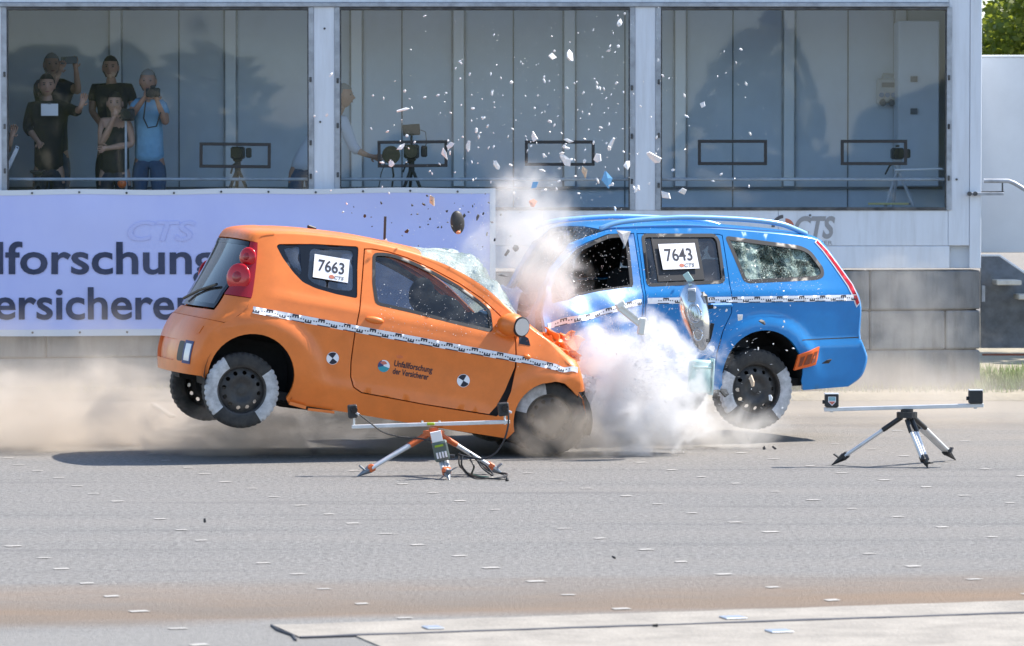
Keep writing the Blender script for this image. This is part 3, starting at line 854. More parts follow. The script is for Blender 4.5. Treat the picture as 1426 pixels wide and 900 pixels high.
def wheel(parent, loc, Rt, wd, rimr, out, sectors, spin=0):
    """steel wheel: tyre with painted sectors, tread blocks, pressed rim with vent holes, hub and nuts"""
    w = empty('wheel', loc); w.parent = parent
    n = 120; hw = wd / 2
    prof = [(rimr * .98, -hw * .82), (rimr + .012, -hw * .95), (Rt * .86, -hw), (Rt * .95, -hw * .93), (Rt, -hw * .74), (Rt, -hw * .25), (Rt, hw * .25), (Rt, hw * .74), (Rt * .95, hw * .93), (Rt * .86, hw), (rimr + .03, hw * .97), (rimr + .012, hw * .95), (rimr * .98, hw * .82)]
    mb = MB(); vs = []; m = len(prof)
    for i in range(n):
        a = 2 * math.pi * i / n
        for k, (r, y) in enumerate(prof):
            if k in (4, 7, 3, 8) and i % 3 == 0: r -= .008
            vs.append((r * math.cos(a), y * out, r * math.sin(a)))
    b = 0; mb.v = vs
    for i in range(n):
        ang = (360 * (i + .5) / n) % 360
        wsec = any((ang - a0) % 360 < (a1 - a0) % 360 for a0, a1 in sectors)
        for k in range(m - 1):
            mb.f.append((i * m + k, ((i + 1) % n) * m + k, ((i + 1) % n) * m + k + 1, i * m + k + 1)); mb.mi.append(1 if wsec and k >= 7 else 0)
    mb.build('tyre', ['rubber', 'tyre_white'], w, smooth=35)
    # rim barrel
    mb = MB(); pr = [(rimr * .985, hw * .84), (rimr * 1.03, hw * .9), (rimr * .96, hw * .8), (rimr * .92, hw * .45), (rimr * .86, hw * .1), (rimr * .88, -hw * .5), (rimr, -hw * .86)]
    vs = []; m = len(pr); n2 = 64
    for i in range(n2):
        a = 2 * math.pi * i / n2
        for (r, y) in pr: vs.append((r * math.cos(a), y * out, r * math.sin(a)))
    mb.add(vs, [(i * m + k, ((i + 1) % n2) * m + k, ((i + 1) % n2) * m + k + 1, i * m + k + 1) for i in range(n2) for k in range(m - 1)])
    rim = mb.build('rim', 'steel_rim', w, smooth=40)
    def dish(u, v):
        r = math.hypot(u, v) / rimr
        y = hw * (.42 + .30 * ss(.95, .62, r) - .22 * ss(.55, .3, r) + .10 * ss(.24, .12, r))
        return Vector((u, y * out, v))
    holes = [[(rimr * .74 * math.cos(R(30 * i + spin)) + .017 * math.cos(R(a)), rimr * .74 * math.sin(R(30 * i + spin)) + .017 * math.sin(R(a))) for a in range(0, 360, 45)] for i in range(12)]
    panel('disc', dish, [(rimr * .93 * math.cos(R(a)), rimr * .93 * math.sin(R(a))) for a in range(0, 360, 6)], holes, 'steel_rim', rim, step=.022, rim=.01, ref=(0, -out * 9, 0))
    mb = MB(); mb.cyl((0, hw * .25 * out, 0), (0, hw * .62 * out, 0), .033, .026, 20)
    mb.build('hub', 'steel_rim', rim, smooth=40)
    for i in range(4):
        a = R(90 * i + 45 + spin); mb = MB(); mb.cyl((.05 * math.cos(a), hw * .25 * out, .05 * math.sin(a)), (.05 * math.cos(a), hw * .48 * out, .05 * math.sin(a)), .011, n=6); mb.build('nut', 'aluminium', rim)
    mb = MB(); mb.cyl((0, -hw * .2 * out, 0), (0, -hw * .05 * out, 0), rimr * .5, n=24); mb.cyl((0, -hw * .6 * out, 0), (0, -hw * .2 * out, 0), .06, n=14); mb.build('brake_drum', 'underbody', w, smooth=40)
    return w

def seat(parent, x, y, z, back=20, name='seat', m='seat_cloth'):
    s = empty(name, (x, y, z)); s.parent = parent
    def cush(nm, c, d, rot, bev):
        mb = MB(); mb.box((0, 0, 0), d, bevel=bev); me = mb.mesh(nm, m, 60); o = link(nm, me, s); o.location = c; o.rotation_euler = rot
        md = o.modifiers.new('b', 'BEVEL'); md.width = bev * .6; md.segments = 3
        return o
    cush('cushion', (.05, 0, .1), (.5, .48, .16), (0, R(-8), 0), .05)
    b = R(back)
    cush('backrest', (-.22 - .30 * math.sin(b), 0, .14 + .30 * math.cos(b)), (.13, .46, .60), (0, -b, 0), .05)
    cush('headrest', (-.22 - .72 * math.sin(b), 0, .14 + .70 * math.cos(b)), (.09, .26, .17), (0, -b, 0), .04)
    return s

def tape(shell_lift, x0, x1, zf, wid, parent, ref, flip=1, extra=0):
    """black and white measuring tape stuck along a flank"""
    n = max(2, int(abs(x1 - x0) / .05)); xs = [x0 + (x1 - x0) * i / n for i in range(n + 1)]
    tp = panel('measuring_tape', shell_lift, [(x, zf(x) - wid / 2) for x in xs] + [(x, zf(x) + wid / 2) for x in reversed(xs)], (), 'white_sticker', parent, step=.025, rim=0, proud=.005, ref=ref)
    polys = []; d = 1 if x1 > x0 else -1; L = abs(x1 - x0); cell = .0985; k = 0; c = 0
    def rect(a, b, e, f):
        a2, b2 = x0 + d * a, x0 + d * b
        polys.append([(a2, zf(a2) + e), (b2, zf(b2) + e), (b2, zf(b2) + f), (a2, zf(a2) + f)])
    h = wid / 2
    while c + cell < L:
        if k % 2 == 0:
            rect(c, c + .048, -h * .80, -h * .42)
            for q in (0, .0195, .039): rect(c + q, c + q + .009, -h * .42, h * .1)
        else:
            rect(c - .002, c + cell - .002, -h * .98, -h * .74)
            rect(c, c + .048, h * .55, h * .92)
            for q in (0, .0195, .039): rect(c + q, c + q + .009, h * .02, h * .55)
        for q in (.062, .081): rect(c + q, c + q + .009, -h * .12, h * .22)
        c += cell; k += 1
    quads_on('tape_marks', shell_lift, polys, 'ink', tp, .0075, ref)
    return tp
def target(shell_lift, x, z, r, parent, ref, rot=20):
    t = panel('crash_target', shell_lift, [(x + r * math.cos(R(a)), z + r * math.sin(R(a))) for a in range(0, 360, 12)], (), 'white_sticker', parent, step=.04, rim=0, proud=.003, ref=ref)
    for a0 in (rot, rot + 180):
        quads_on('quadrant', shell_lift, [[(x, z)] + [(x + r * .93 * math.cos(R(a0 + a)), z + r * .93 * math.sin(R(a0 + a))) for a in range(0, 91, 10)]], 'ink', t, .0045, ref)
    return t

# ---------------------------- the orange hatchback
def YO(x, z):
    w = .815 - .09 * ss(.1, -.5, x) - .10 * ss(2.1, 3.0, x)
    a = .06 * max(0, (.36 - z) / .2) ** 2
    zb = .875
    if z > zb: a += .34 * (z - zb) + .06 * (z - zb) ** 2 - .06 * ss(zb, zb + .1, z) * 0
    a += .085 * max(0, .85 - z) - .012
    # haunch over the rear wheel, swelling over the front wheel, shoulder crease and door hollow
    r = math.hypot((x - .05) / 1.12, z - .36)
    h = .030 * ss(.52, .40, r) * ss(.25, .45, z + .02) + .012 * ss(.50, .47, r) * ss(.3, .5, z)
    r2 = math.hypot(x - 2.32, z - .42); h += .022 * ss(.46, .34, r2)
    h += .012 * math.exp(-((z - .985) / .035) ** 2) * ss(-.1, .3, x) * ss(2.2, 1.9, x)
    h -= .014 * math.exp(-((z - .70) / .16) ** 2) * ss(.55, .8, x) * ss(2.05, 1.7, x)
    h += .016 * math.exp(-((z - .40) / .05) ** 2) * ss(.4, .6, x) * ss(2.0, 1.8, x)
    return max(w - a + h, .3)
EO = [(2.44, .22), (2.49, .45), (2.515, .62), (2.505, .74), (2.475, .83), (2.425, .875), (2.32, .935), (2.14, 1.045), (2.0, 1.115), (1.87, 1.185), (1.65, 1.30), (1.42, 1.398), (1.2, 1.457), (1.0, 1.487), (.8, 1.496), (.6, 1.495), (.3, 1.472), (.1, 1.445), (-.03, 1.41), (-.065, 1.37), (-.06, 1.25), (-.06, 1.05), (-.07, .93), (-.12, .82), (-.25, .71), (-.31, .60), (-.32, .45), (-.31, .31)]
PO = [(2.52, .18), (2.60, .45), (2.64, .62), (2.62, .76), (2.56, .86), (2.46, .94), (2.34, 1.02), (2.14, 1.12), (2.0, 1.20), (1.90, 1.30), (1.70, 1.46), (1.44, 1.53), (1.21, 1.545), (1.0, 1.552), (.8, 1.556), (.6, 1.553), (.3, 1.532), (.08, 1.503), (-.14, 1.452), (-.20, 1.385), (-.24, 1.25), (-.31, 1.05), (-.36, .92), (-.405, .80), (-.46, .72), (-.50, .60), (-.515, .45), (-.49, .30)]
def dentO(p):
    k = ss(1.95, 2.45, p.x)
    if k > 0:
        n1 = noise.noise(p * 6.5); n2 = noise.noise(p * 15 + Vector((3, 0, 0)))
        s = .10 if p.y > -.50 else .030
        p = p + Vector((.3, (-.5 if p.y < 0 else .5), 1.0)) * k * (n1 * s + n2 * s * .35)
        if p.y > .1: p.x -= k * .18 * ss(.1, .7, p.y)
    return p
OR = Shell(YO, EO, PO, 2.1, dent=dentO)
oc = empty('orange_hatchback', (-2.206, 29.704, .2705), label='orange three-door hatchback with its rear wheels off the ground, nose crushed', cat='car')
oc.rotation_euler = Euler((0, R(10.5), R(14)), 'XYZ')
REF = (1.1, 0, .75)
arch_r = arc(.037, .375, .315, -22, 196, 26)
arch_f = arc(2.335, .435, .292, 205, 22, 22)
Eo = [tuple(p) for p in OR.E]
i0 = int(np.argmin(abs(OR.E[:, 1] - .70) + (OR.E[:, 0] < 2) * 9)); Etop = Eo[i0:]
body_out = Etop + [(-.292, .30)] + arch_r[::-1] + [(.352, .228), (.8, .235), (1.4, .238), (2.03, .25)] + arch_f
doorO = [(.735, 1.455), (.80, 1.467), (.92, 1.468), (1.07, 1.450), (1.27, 1.402), (1.49, 1.330), (1.67, 1.25), (1.80, 1.165), (1.90, 1.095), (1.945, 1.03), (1.965, .963), (1.994, .784), (1.985, .60), (1.96, .47), (1.915, .398), (1.364, .389), (.87, .394), (.80, .425), (.765, .50), (.748, .60), (.733, .83), (.744, 1.033)]
doorP = [(x - (.055 * ss(.86, .42, z) if x > 1.8 else 0), z) for x, z in doorO]
winO = rounded([(.815, 1.425), (.90, 1.441), (.99, 1.438), (1.13, 1.41), (1.30, 1.363), (1.48, 1.300), (1.64, 1.222), (1.735, 1.165), (1.768, 1.02), (1.46, 1.034), (1.15, 1.057), (.872, 1.068), (.835, 1.21)], .03, 4)
qO = rounded([(.075, 1.352), (.09, 1.372), (.35, 1.42), (.693, 1.462), (.70, 1.3), (.722, 1.078), (.562, 1.081), (.40, 1.097), (.30, 1.125), (.22, 1.185), (.13, 1.275)], .022, 4)
for sgn in (-1, 1):
    L = OR.side(sgn)
    panel('body_side', L, body_out, [doorO, qO], 'orange_paint', oc, step=.038, rim=.03, ref=REF)
    dr = panel('door', L, inset(doorP, .009), [winO], 'orange_paint', oc, step=.04, rim=.028, ref=REF)
    panel('window_seal', L, inset(winO, -.012), [inset(winO, .012)], 'black_plastic', dr, step=.05, rim=.01, proud=.0015, ref=REF)
    panel('window', OR.flank(sgn, .014), inset(winO, -.004), (), 'car_glass_dusty', dr, step=.08, rim=0, ref=REF)
    qi = rounded([(.13, 1.348), (.25, 1.385), (.285, 1.2), (.27, 1.17), (.19, 1.25)], .02, 3)
    qj = rounded([(.33, 1.385), (.655, 1.43), (.685, 1.13), (.56, 1.115), (.42, 1.125), (.335, 1.155)], .03, 3)
    qw = panel('quarter_window', L, inset(qO, .003), [qi, qj], 'black_gloss', oc, step=.06, rim=.006, proud=-.006, ref=REF)
    panel('pane', OR.flank(sgn, .012), inset(qi, -.008), (), 'car_glass', qw, step=.08, rim=0, ref=REF)
    panel('pane', OR.flank(sgn, .012), inset(qj, -.008), (), 'rear_glass', qw, step=.08, rim=0, ref=REF)
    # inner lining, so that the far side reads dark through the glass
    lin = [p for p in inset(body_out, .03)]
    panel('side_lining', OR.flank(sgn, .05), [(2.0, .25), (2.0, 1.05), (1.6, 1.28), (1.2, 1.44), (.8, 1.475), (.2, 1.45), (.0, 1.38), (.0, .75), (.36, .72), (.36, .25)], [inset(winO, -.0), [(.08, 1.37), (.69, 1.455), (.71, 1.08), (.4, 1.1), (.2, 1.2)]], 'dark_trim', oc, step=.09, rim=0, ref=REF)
    # door handle: a half dome in a shallow dish
    hb = MB(); hb.ball((0, 0, 0), (.072, .022, .026), 20, 10); h = hb.build('handle', 'orange_paint', dr, smooth=180)
    h.location = L(.868, .944) + Vector((0, sgn * .004, 0))
    hb = MB(); hb.ball((0, 0, 0), (.03, .014, .018), 14, 8); h = hb.build('repeater', 'orange_paint', oc, smooth=180); h.location = L(2.06, .875)
    # rubber corner light by the mirror
    panel('corner_light', L, [(1.975, 1.05), (2.055, 1.015), (2.075, .962), (1.985, .962)], (), 'black_gloss', oc, step=.05, rim=0, proud=.002, ref=REF)
    # wheel arch liners
    for (cx, cz, rr, x0a, x1a) in ((.037, .375, .345, -20, 200), (2.335, .435, .33, -10, 205)):
        mb = MB(); vs = []; ps = arc(cx, cz, rr, x0a, x1a, 20)
        for (x, z) in ps: vs += [(x, sgn * .775, z), (x, sgn * .40, z)]
        fs = [(2 * i, 2 * i + 1, 2 * i + 3, 2 * i + 2) for i in range(len(ps) - 1)] + [tuple(2 * i + 1 for i in range(len(ps)))]
        mb.add(vs, fs); mb.build('arch_liner', 'underbody', oc, smooth=50)
L = OR.side(-1)
tape(L, -.045, 2.47, lambda x: .857 - .004 * x, .05, oc, REF)
target(L, .608, .612, .047, oc, REF, 62); target(L, 1.616, .618, .049, oc, REF, 70)
# sponsor mark on the door
mk = panel('door_mark', L, [(1.0 + .045 * math.cos(R(a)), .621 + .045 * math.sin(R(a))) for a in range(0, 360, 15)], (), 'white_sticker', oc, step=.04, rim=0, proud=.002, ref=REF)
mat('mark_navy', (.03, .05, .16), .5); mat('mark_teal', (.03, .30, .36), .5); mat('mark_red', (.60, .17, .12), .5)
def sec(a0, a1, r=.045, r0=.0): return arc_poly(1.0, .621, r0, r, a0, a1, 8)
quads_on('mark_sector', L, [sec(120, 200)], 'mark_navy', mk, .003, REF)
quads_on('mark_sector', L, [sec(200, 350)], 'mark_teal', mk, .003, REF)
quads_on('mark_sector', L, [arc_poly(.995, .63, 0, .028, 20, 160, 8)], 'mark_red', mk, .0035, REF)
def on(x0, z0, l, d=1, pr=.003):
    return lambda x, z: l(x0 + d * x, z0 + z) + Vector((0, -pr if l(1, .7).y < 0 else pr, 0))
text_on('door_lettering', on(1.075, .635, L), 'Unfallforschung', .062, 'ink', oc, bold=.0012, width=.295)
text_on('door_lettering', on(1.075, .578, L), 'der Versicherer', .062, 'ink', oc, bold=.0012, width=.275)
text_on('door_lettering', on(1.085, .70, L), 'UDV', .028, 'mark_red', oc, width=.045)
# number sheet in the quarter window
def sheet(parent, lift, cx, cz, w, h, num, d, rz=0, proud=.01):
    c = lift(cx, cz); ex = (lift(cx + d * .1, cz) - c).normalized(); ez = (lift(cx, cz + .1) - c).normalized(); nn = ex.cross(ez).normalized()
    if nn.y * c.y < 0: nn = -nn
    ca, sa = math.cos(rz), math.sin(rz); ux, uz = ex * ca + ez * sa, ez * ca - ex * sa
    P = lambda x, z, q=0: c + ux * x + uz * z + nn * (proud + q)
    mb = MB(); mb.add([P(-w / 2, -h / 2), P(w / 2, -h / 2), P(w / 2, h / 2), P(-w / 2, h / 2), P(-w / 2, -h / 2, -.001), P(w / 2, -h / 2, -.001), P(w / 2, h / 2, -.001), P(-w / 2, h / 2, -.001)], [(0, 1, 2, 3), (4, 7, 6, 5), (0, 4, 5, 1), (1, 5, 6, 2), (2, 6, 7, 3), (3, 7, 4, 0)])
    o = mb.build('number_sheet', 'paper', parent)
    text_on('number', lambda x, z: P(x, z - h * .17, .002), num, h * .68, 'ink', o, bold=.002, width=w * .74, align='centre')
    text_on('maker_mark', lambda x, z: P(w * .10 + x, z - h * .43, .002), 'CTS', h * .2, 'ink_grey', o, bold=.001, shear=.2, width=w * .28)
    flat_v = [P(w * .03 + .022 * math.cos(R(a)), -h * .36 + .016 * math.sin(R(a)), .002) for a in range(0, 360, 40)]
    me = bpy.data.meshes.new('maker_dot'); me.from_pydata([tuple(v) for v in flat_v], [], [tuple(range(len(flat_v)))]); me.materials.append(M('logo_red')); link('maker_dot', me, o)
    return o
sheet(oc, OR.side(-1), .502, 1.262, .268, .185, '7663', 1, R(1), .004)
# upper skin: bonnet, windscreen, roof, tailgate, bumper
LF = OR.loft
sA = OR.s_at_x(2.0); sB_ = OR.s_at_x(1.17); sR = OR.s_at_x(.06)
sF0 = OR.S[i0]
panel('bonnet', LF, [(sF0, -.8), (sA, -.8), (sA, .8), (sF0, .8)], (), 'orange_paint', oc, step=.055, rim=.012, ref=REF)
panel('front_crush_panel', LF, [(.02, -.8), (sF0 - .004, -.8), (sF0 - .004, .8), (.02, .8)], (), 'underbody', oc, step=.08, rim=.01, ref=REF)
panel('cant_rail', LF, [(sA + .004, .8), (sB_, .8), (sB_, .70), (sA + .004, .685)], (), 'orange_paint', oc, step=.05, rim=.012, ref=REF)
panel('cant_rail', LF, [(sA + .004, -.8), (sB_, -.8), (sB_, -.70), (sA + .004, -.685)], (), 'orange_paint', oc, step=.05, rim=.012, ref=REF)
def crumple(k, u):
    p = OR.loft(k, u); e = math.sin(math.pi * min(max((k - sA) / (sB_ - sA), 0), 1)) * max(0, 1 - abs(u / .7) ** 4)
    n = noise.noise(p * 4.5) * .09 + noise.noise(p * 11) * .04 + noise.noise(p * 27) * .018
    return p + Vector((.55, 0, .83)) * (e * (.045 + n))
panel('windscreen', crumple, [(sA + .01, -.68), (sB_ - .01, -.695), (sB_ - .01, .695), (sA + .01, .68)], (), 'windscreen_broken', oc, step=.026, rim=0, ref=REF, smooth=False)
panel('roof', LF, [(sB_ + .004, -.8), (sR, -.8), (sR, .8), (sB_ + .004, .8)], (), 'orange_paint', oc, step=.06, rim=.012, ref=REF)
panel('roof_lining', OR.loft_in(.04), [(sB_ + .03, -.75), (sR, -.75), (sR, .75), (sB_ + .03, .75)], (), 'dark_trim', oc, step=.12, rim=0, ref=REF)
s1 = OR.s_at_z(1.36); s2 = OR.s_at_z(.93); s3 = OR.s_at_z(.80); s4 = OR.s_at_z(.735); sE = OR.len - .005
panel('spoiler', LF, [(sR + .004, -.8), (s1, -.8), (s1, .8), (sR + .004, .8)], (), 'orange_paint', oc, step=.05, rim=.03, ref=REF, proud=.004)
for q in (1, -1):
    o = panel('tail_lamp', LF, [(s1 + .004, q * .8), (s2, q * .8), (s2, q * .50), (s1 + .06, q * .655), (s1 + .004, q * .66)], (), 'red_lens_dark', oc, step=.035, rim=.03, proud=.006, ref=REF)
    for (kk, uu, rr) in ((.29, .67, .072), (.66, .605, .105)):
        c = LF(s1 + (s2 - s1) * kk, q * uu); nrm_ = (c - Vector((.5, 0, c.z))).normalized()
        mb = MB(); mb.ball((0, 0, 0), (rr, .025, rr), 20, 10); b_ = mb.build('lamp_bulb', 'red_lens', o, smooth=180)
        b_.location = c + nrm_ * .012; b_.rotation_euler = nrm_.to_track_quat('Y', 'Z').to_euler()
        mb = MB(); mb.ball((0, 0, 0), (rr * .4, .012, rr * .4), 14, 8); b_ = mb.build('lamp_core', 'red_lens_dark', o, smooth=180)
        b_.location = c + nrm_ * .032; b_.rotation_euler = nrm_.to_track_quat('Y', 'Z').to_euler()
rg_ = [(s1 + .012, -.64), (s1 + .06, -.645), (s2 - .01, -.485), (s3 - .015, -.47), (s3 - .015, .47), (s2 - .01, .485), (s1 + .06, .645), (s1 + .012, .64)]
panel('rear_window', LF, rg_, (), 'rear_glass', oc, step=.06, rim=.0, ref=REF, proud=.004)
panel('rear_window_edge', LF, rg_, [inset(rg_, .035)], 'black_gloss', oc, step=.06, rim=.0, ref=REF, proud=.0055)
panel('tailgate', LF, [(s2 + .004, -.8), (s4, -.8), (s4, .8), (s2 + .004, .8), (s2 + .004, .50), (s3, .485), (s3, -.485), (s2 + .004, -.50)], (), 'orange_paint', oc, step=.05, rim=.015, ref=REF)
plate = [(s4 + .20, -.28), (s4 + .36, -.28), (s4 + .36, .28), (s4 + .20, .28)]
lampb = [(s4 + .17, .40), (s4 + .36, .38), (s4 + .36, .62), (s4 + .17, .62)]
panel('rear_bumper', LF, [(s4 + .004, -.8), (sE, -.8), (sE, .8), (s4 + .004, .8)], [plate], 'orange_paint', oc, step=.05, rim=.03, ref=REF)
panel('plate_recess', LF, inset(plate, -.01), (), 'orange_paint', oc, step=.08, rim=0, proud=-.025, ref=REF)
panel('fog_lamp', LF, rounded(inset([(s4 + .20, .335), (s4 + .36, .335), (s4 + .36, .44), (s4 + .20, .44)], .005), .02), (), 'black_plastic', oc, step=.05, rim=.0, proud=.003, ref=REF)
flp = [(s4 + .21, .455), (s4 + .35, .455), (s4 + .35, .56), (s4 + .21, .56)]
panel('reverse_lamp', LF, flp, (), 'white_lens', oc, step=.04, rim=.0, proud=.004, ref=REF)
panel('reverse_lamp_edge', LF, inset(flp, -.016), [inset(flp, .006)], 'mark_navy', oc, step=.05, rim=.004, proud=.005, ref=REF)
panel('tow_cover', LF, rounded([(s4 + .06, .52), (s4 + .13, .52), (s4 + .13, .60), (s4 + .06, .60)], .01), (), 'orange_paint', oc, step=.04, rim=.004, proud=.005, ref=REF)
# wiper, roof aerial stub, underbody, exhaust
mb = MB(); a_, b2 = LF(s3 - .05, -.05), LF(s3 - .20, .40); off = Vector((-.03, 0, .01)); mb.tube([a_ + off, (a_ + b2) / 2 + off * 1.4, b2 + off], .011, 6); mb.build('rear_wiper', 'black_plastic', oc)
mb = MB(); mb.box(LF(sR - .42, .05) + Vector((0, 0, .008)), (.07, .03, .025), rot=(0, R(8), 0), bevel=.006); mb.build('aerial_base', 'black_plastic', oc)
mb = MB(); mb.box((1.3, 0, .27), (2.3, 1.40, .06)); mb.box((.3, 0, .62), (.9, .9, .04)); mb.build('floor_pan', 'underbody', oc)
mb = MB(); mb.box((2.1, .0, .62), (.5, 1.1, .5), bevel=.08); mb.box((1.85, 0, .95), (.35, 1.36, .22), bevel=.06); mb.build('dashboard', 'dark_trim', oc)
mb = MB(); mb.tube([(.9, .3, .22), (.5, .3, .2), (.1, .34, .26)], .03, 10); mb.build('exhaust', 'underbody', oc)
mb = MB(); mb.cyl((0, -.6, .27), (0, .6, .27), .045, n=12); mb.build('rear_axle', 'underbody', oc)
sw_ = empty('steering_wheel', (1.6, .36, 1.0), (0, R(-65), 0)); sw_.parent = oc
mb = MB(); mb.tube([(.18 * math.cos(R(a)), .18 * math.sin(R(a)), 0) for a in range(0, 361, 15)], .014, 8); mb.box((0, 0, 0), (.34, .05, .02)); mb.ball((0, 0, 0), (.06, .06, .03)); mb.build('rim', 'black_plastic', sw_)
for q in (-.36, .36): seat(oc, 1.02, q, .42, 18)
mb = MB(); mb.box((.32, 0, .95), (.14, 1.2, .55), rot=(0, R(-14), 0), bevel=.05); mb.box((.55, 0, .62), (.45, 1.2, .14), bevel=.04); mb.build('rear_bench', 'seat_cloth', oc)
# airbag and test gear filling the cabin
mb = MB(); mb.ball((1.48, -.33, 1.07), (.17, .20, .16), 16, 10); mb.ball((1.30, -.30, 1.20), (.10, .11, .13), 14, 10); mb.box((1.32, -.30, .9), (.24, .36, .4), bevel=.1); mb.build('crash_dummy', 'seat_cloth', oc, smooth=60)
# door mirror: rounded housing with its glass turned forward out of place
mr = empty('door_mirror', OR.side(-1)(1.90, 1.075)); mr.parent = oc
mb = MB(); mb.ball((0, 0, 0), (.11, .105, .088), 24, 14); o = mb.build('housing', 'orange_paint', mr, smooth=180); o.location = (.0, -.055, .015); o.rotation_euler = (0, R(-8), R(-12))
mb = MB(); mb.ball((0, 0, 0), (.085, .07, .045), 18, 10); o = mb.build('foot', 'orange_paint', mr, smooth=180); o.location = (-.03, .0, -.055)
mb = MB(); mb.cyl((0, 0, 0), (0, -.02, 0), .082, .075, 28); o = mb.build('mirror_rim', 'black_plastic', mr, smooth=40); o.location = (.055, -.145, .012); o.scale = (.78, 1, .95)
mb = MB(); mb.cyl((0, 0, 0), (0, -.008, 0), .068, n=28); o = mb.build('mirror_glass', 'mirror_glass', mr, smooth=40); o.location = (.055, -.167, .012); o.scale = (.78, 1, .95)
mr2 = empty('door_mirror', OR.side(1)(1.90, 1.075)); mr2.parent = oc
mb = MB(); mb.ball((0, .07, .015), (.11, .105, .088), 24, 14); mb.build('housing', 'orange_paint', mr2, smooth=180)
# wheels
SEC_O = [(130, 230), (-48, 45)]
wheel(oc, (-.01, -.70, .262), .279, .155, .178, -1, SEC_O)
wheel(oc, (-.02, .70, .235), .279, .155, .178, 1, SEC_O, 12)
w = wheel(oc, (2.345, -.672, .452), .279, .155, .178, -1, [(108, 178)]); w.rotation_euler = (0, 0, R(-6))
wheel(oc, (2.25, .67, .46), .279, .155, .178, 1, SEC_O)
# torn strips at the sill edge under the rear arch
mb = MB(); mb.box((.42, -.765, .225), (.13, .02, .025), rot=(0, .1, .05)); mb.box((.60, -.77, .215), (.2, .015, .02), rot=(0, -.06, 0)); mb.build('sill_flange', 'orange_paint', oc)
def crumpled(name, c, size, n, amp, m, parent, seed, rot=(0, 0, 0)):
    mb = MB(); vs = []
    for i in range(n + 1):
        for j in range(n + 1):
            u, v = i / n - .5, j / n - .5; p = Vector((u * size[0], 0, v * size[1])); q = Vector((u * 5 + seed, v * 5, seed))
            edge = 1 + .18 * noise.noise(Vector((u * 9, v * 9, seed + 4)))
            vs.append(p * edge + Vector((.5 * noise.noise(q + Vector((7, 0, 0))), noise.noise(q) + .45 * noise.noise(q * 2.6), .5 * noise.noise(q + Vector((0, 9, 0))))) * amp)
    mb.add(vs, [(i * (n + 1) + j, (i + 1) * (n + 1) + j, (i + 1) * (n + 1) + j + 1, i * (n + 1) + j + 1) for i in range(n) for j in range(n)])
    o = mb.build(name, m, parent, smooth=35); o.location = c; o.rotation_euler = rot
    md = o.modifiers.new('t', 'SOLIDIFY'); md.thickness = .006
    return o
crumpled('torn_bumper', (2.62, -.52, .50), (.22, .42), 14, .06, 'black_plastic', oc, 3, (0, R(10), R(35)))
crumpled('torn_bumper', (2.60, -.30, .66), (.30, .22), 14, .07, 'orange_paint', oc, 5, (R(-20), R(-20), R(40)))
crumpled('bonnet_edge', (2.36, -.58, .99), (.34, .13), 16, .05, 'orange_paint', oc, 8, (R(-35), R(26), R(-8)))
crumpled('bonnet_edge', (2.50, -.30, 1.0), (.20, .24), 12, .07, 'orange_paint', oc, 11, (R(-20), R(0), R(20)))
crumpled('headlamp_scrap', (2.60, -.62, .76), (.16, .12), 10, .03, 'white_lens', oc, 14, (0, 0, R(20)))
# crumpled bonnet corner flap standing up
mb = MB(); mb.add([(2.40, -.45, .90), (2.52, -.40, .88), (2.54, -.42, 1.00), (2.50, -.38, 1.09), (2.41, -.43, .91), (2.52, -.36, .88), (2.54, -.39, 1.0)], [(0, 1, 2, 3), (4, 6, 5), (4, 3, 6), (0, 3, 4)]); mb.build('bonnet_flap', 'orange_paint', oc)

# ---------------------------- the blue estate
def YB(x, z):
    w = .90 - .07 * ss(-.2, -1.0, x) - .10 * ss(2.6, 3.5, x)
    a = .06 * max(0, (.4 - z) / .2) ** 2
    zb = 1.045
    if z > zb: a += .34 * (z - zb) + .10 * (z - zb) ** 2
    a += .07 * max(0, 1.0 - z) - .014
    r = math.hypot((x + .05) / 1.08, z - .43)
    h = .030 * ss(.50, .40, r) * ss(.35, .6, z)
    h += .012 * math.exp(-((z - 1.09) / .03) ** 2) * ss(-.9, -.3, x)
    h -= .012 * math.exp(-((z - .80) / .12) ** 2) * ss(.3, .55, x)
    h += .014 * math.exp(-((z - .52) / .05) ** 2) * ss(.35, .6, x)
    h += .018 * ss(.70, .66, z) * ss(-.36, -.42, x)      # bumper stands proud of the flank
    return max(w - a + h, .3)
EB = [(1.98, .93), (1.905, 1.0), (1.82, 1.16), (1.73, 1.33), (1.55, 1.48), (1.22, 1.578), (1.0, 1.590), (.46, 1.594), (-.1, 1.552), (-.47, 1.512), (-.615, 1.478), (-.675, 1.42), (-.75, 1.305), (-.86, 1.14), (-.935, .96), (-.93, .71), (-.985, .57), (-.985, .50), (-.94, .395), (-.83, .315)]
PB = [(2.02, .97), (1.96, 1.02), (1.80, 1.18), (1.68, 1.33), (1.50, 1.50), (1.25, 1.625), (1.0, 1.655), (.46, 1.660), (-.1, 1.615), (-.5, 1.575), (-.72, 1.53), (-.79, 1.44), (-.87, 1.32), (-.95, 1.16), (-1.02, .97), (-1.03, .72), (-1.09, .57), (-1.09, .5), (-1.04, .38), (-.9, .3)]
def dentB(p):
    k = ss(1.0, 1.95, p.x)
    if k > 0:
        n1 = noise.noise(p * 3.5 + Vector((9, 0, 0))); n2 = noise.noise(p * 9)
        p = p + Vector((.2, .6 if p.y > 0 else -.3, .6)) * k * (n1 * .05 + n2 * .02)
        if p.y > 0: p.z -= .05 * k * k * ss(1.1, 1.5, p.z)
        p.x -= .42 * ss(.95, 1.8, p.x) * ss(.35, -.6, p.y)      # far front corner stove in
        p.z -= .07 * ss(1.0, 1.6, p.x) * ss(.4, -.5, p.y)
    return p
BL = Shell(YB, EB, PB, 2.1, dent=dentB)
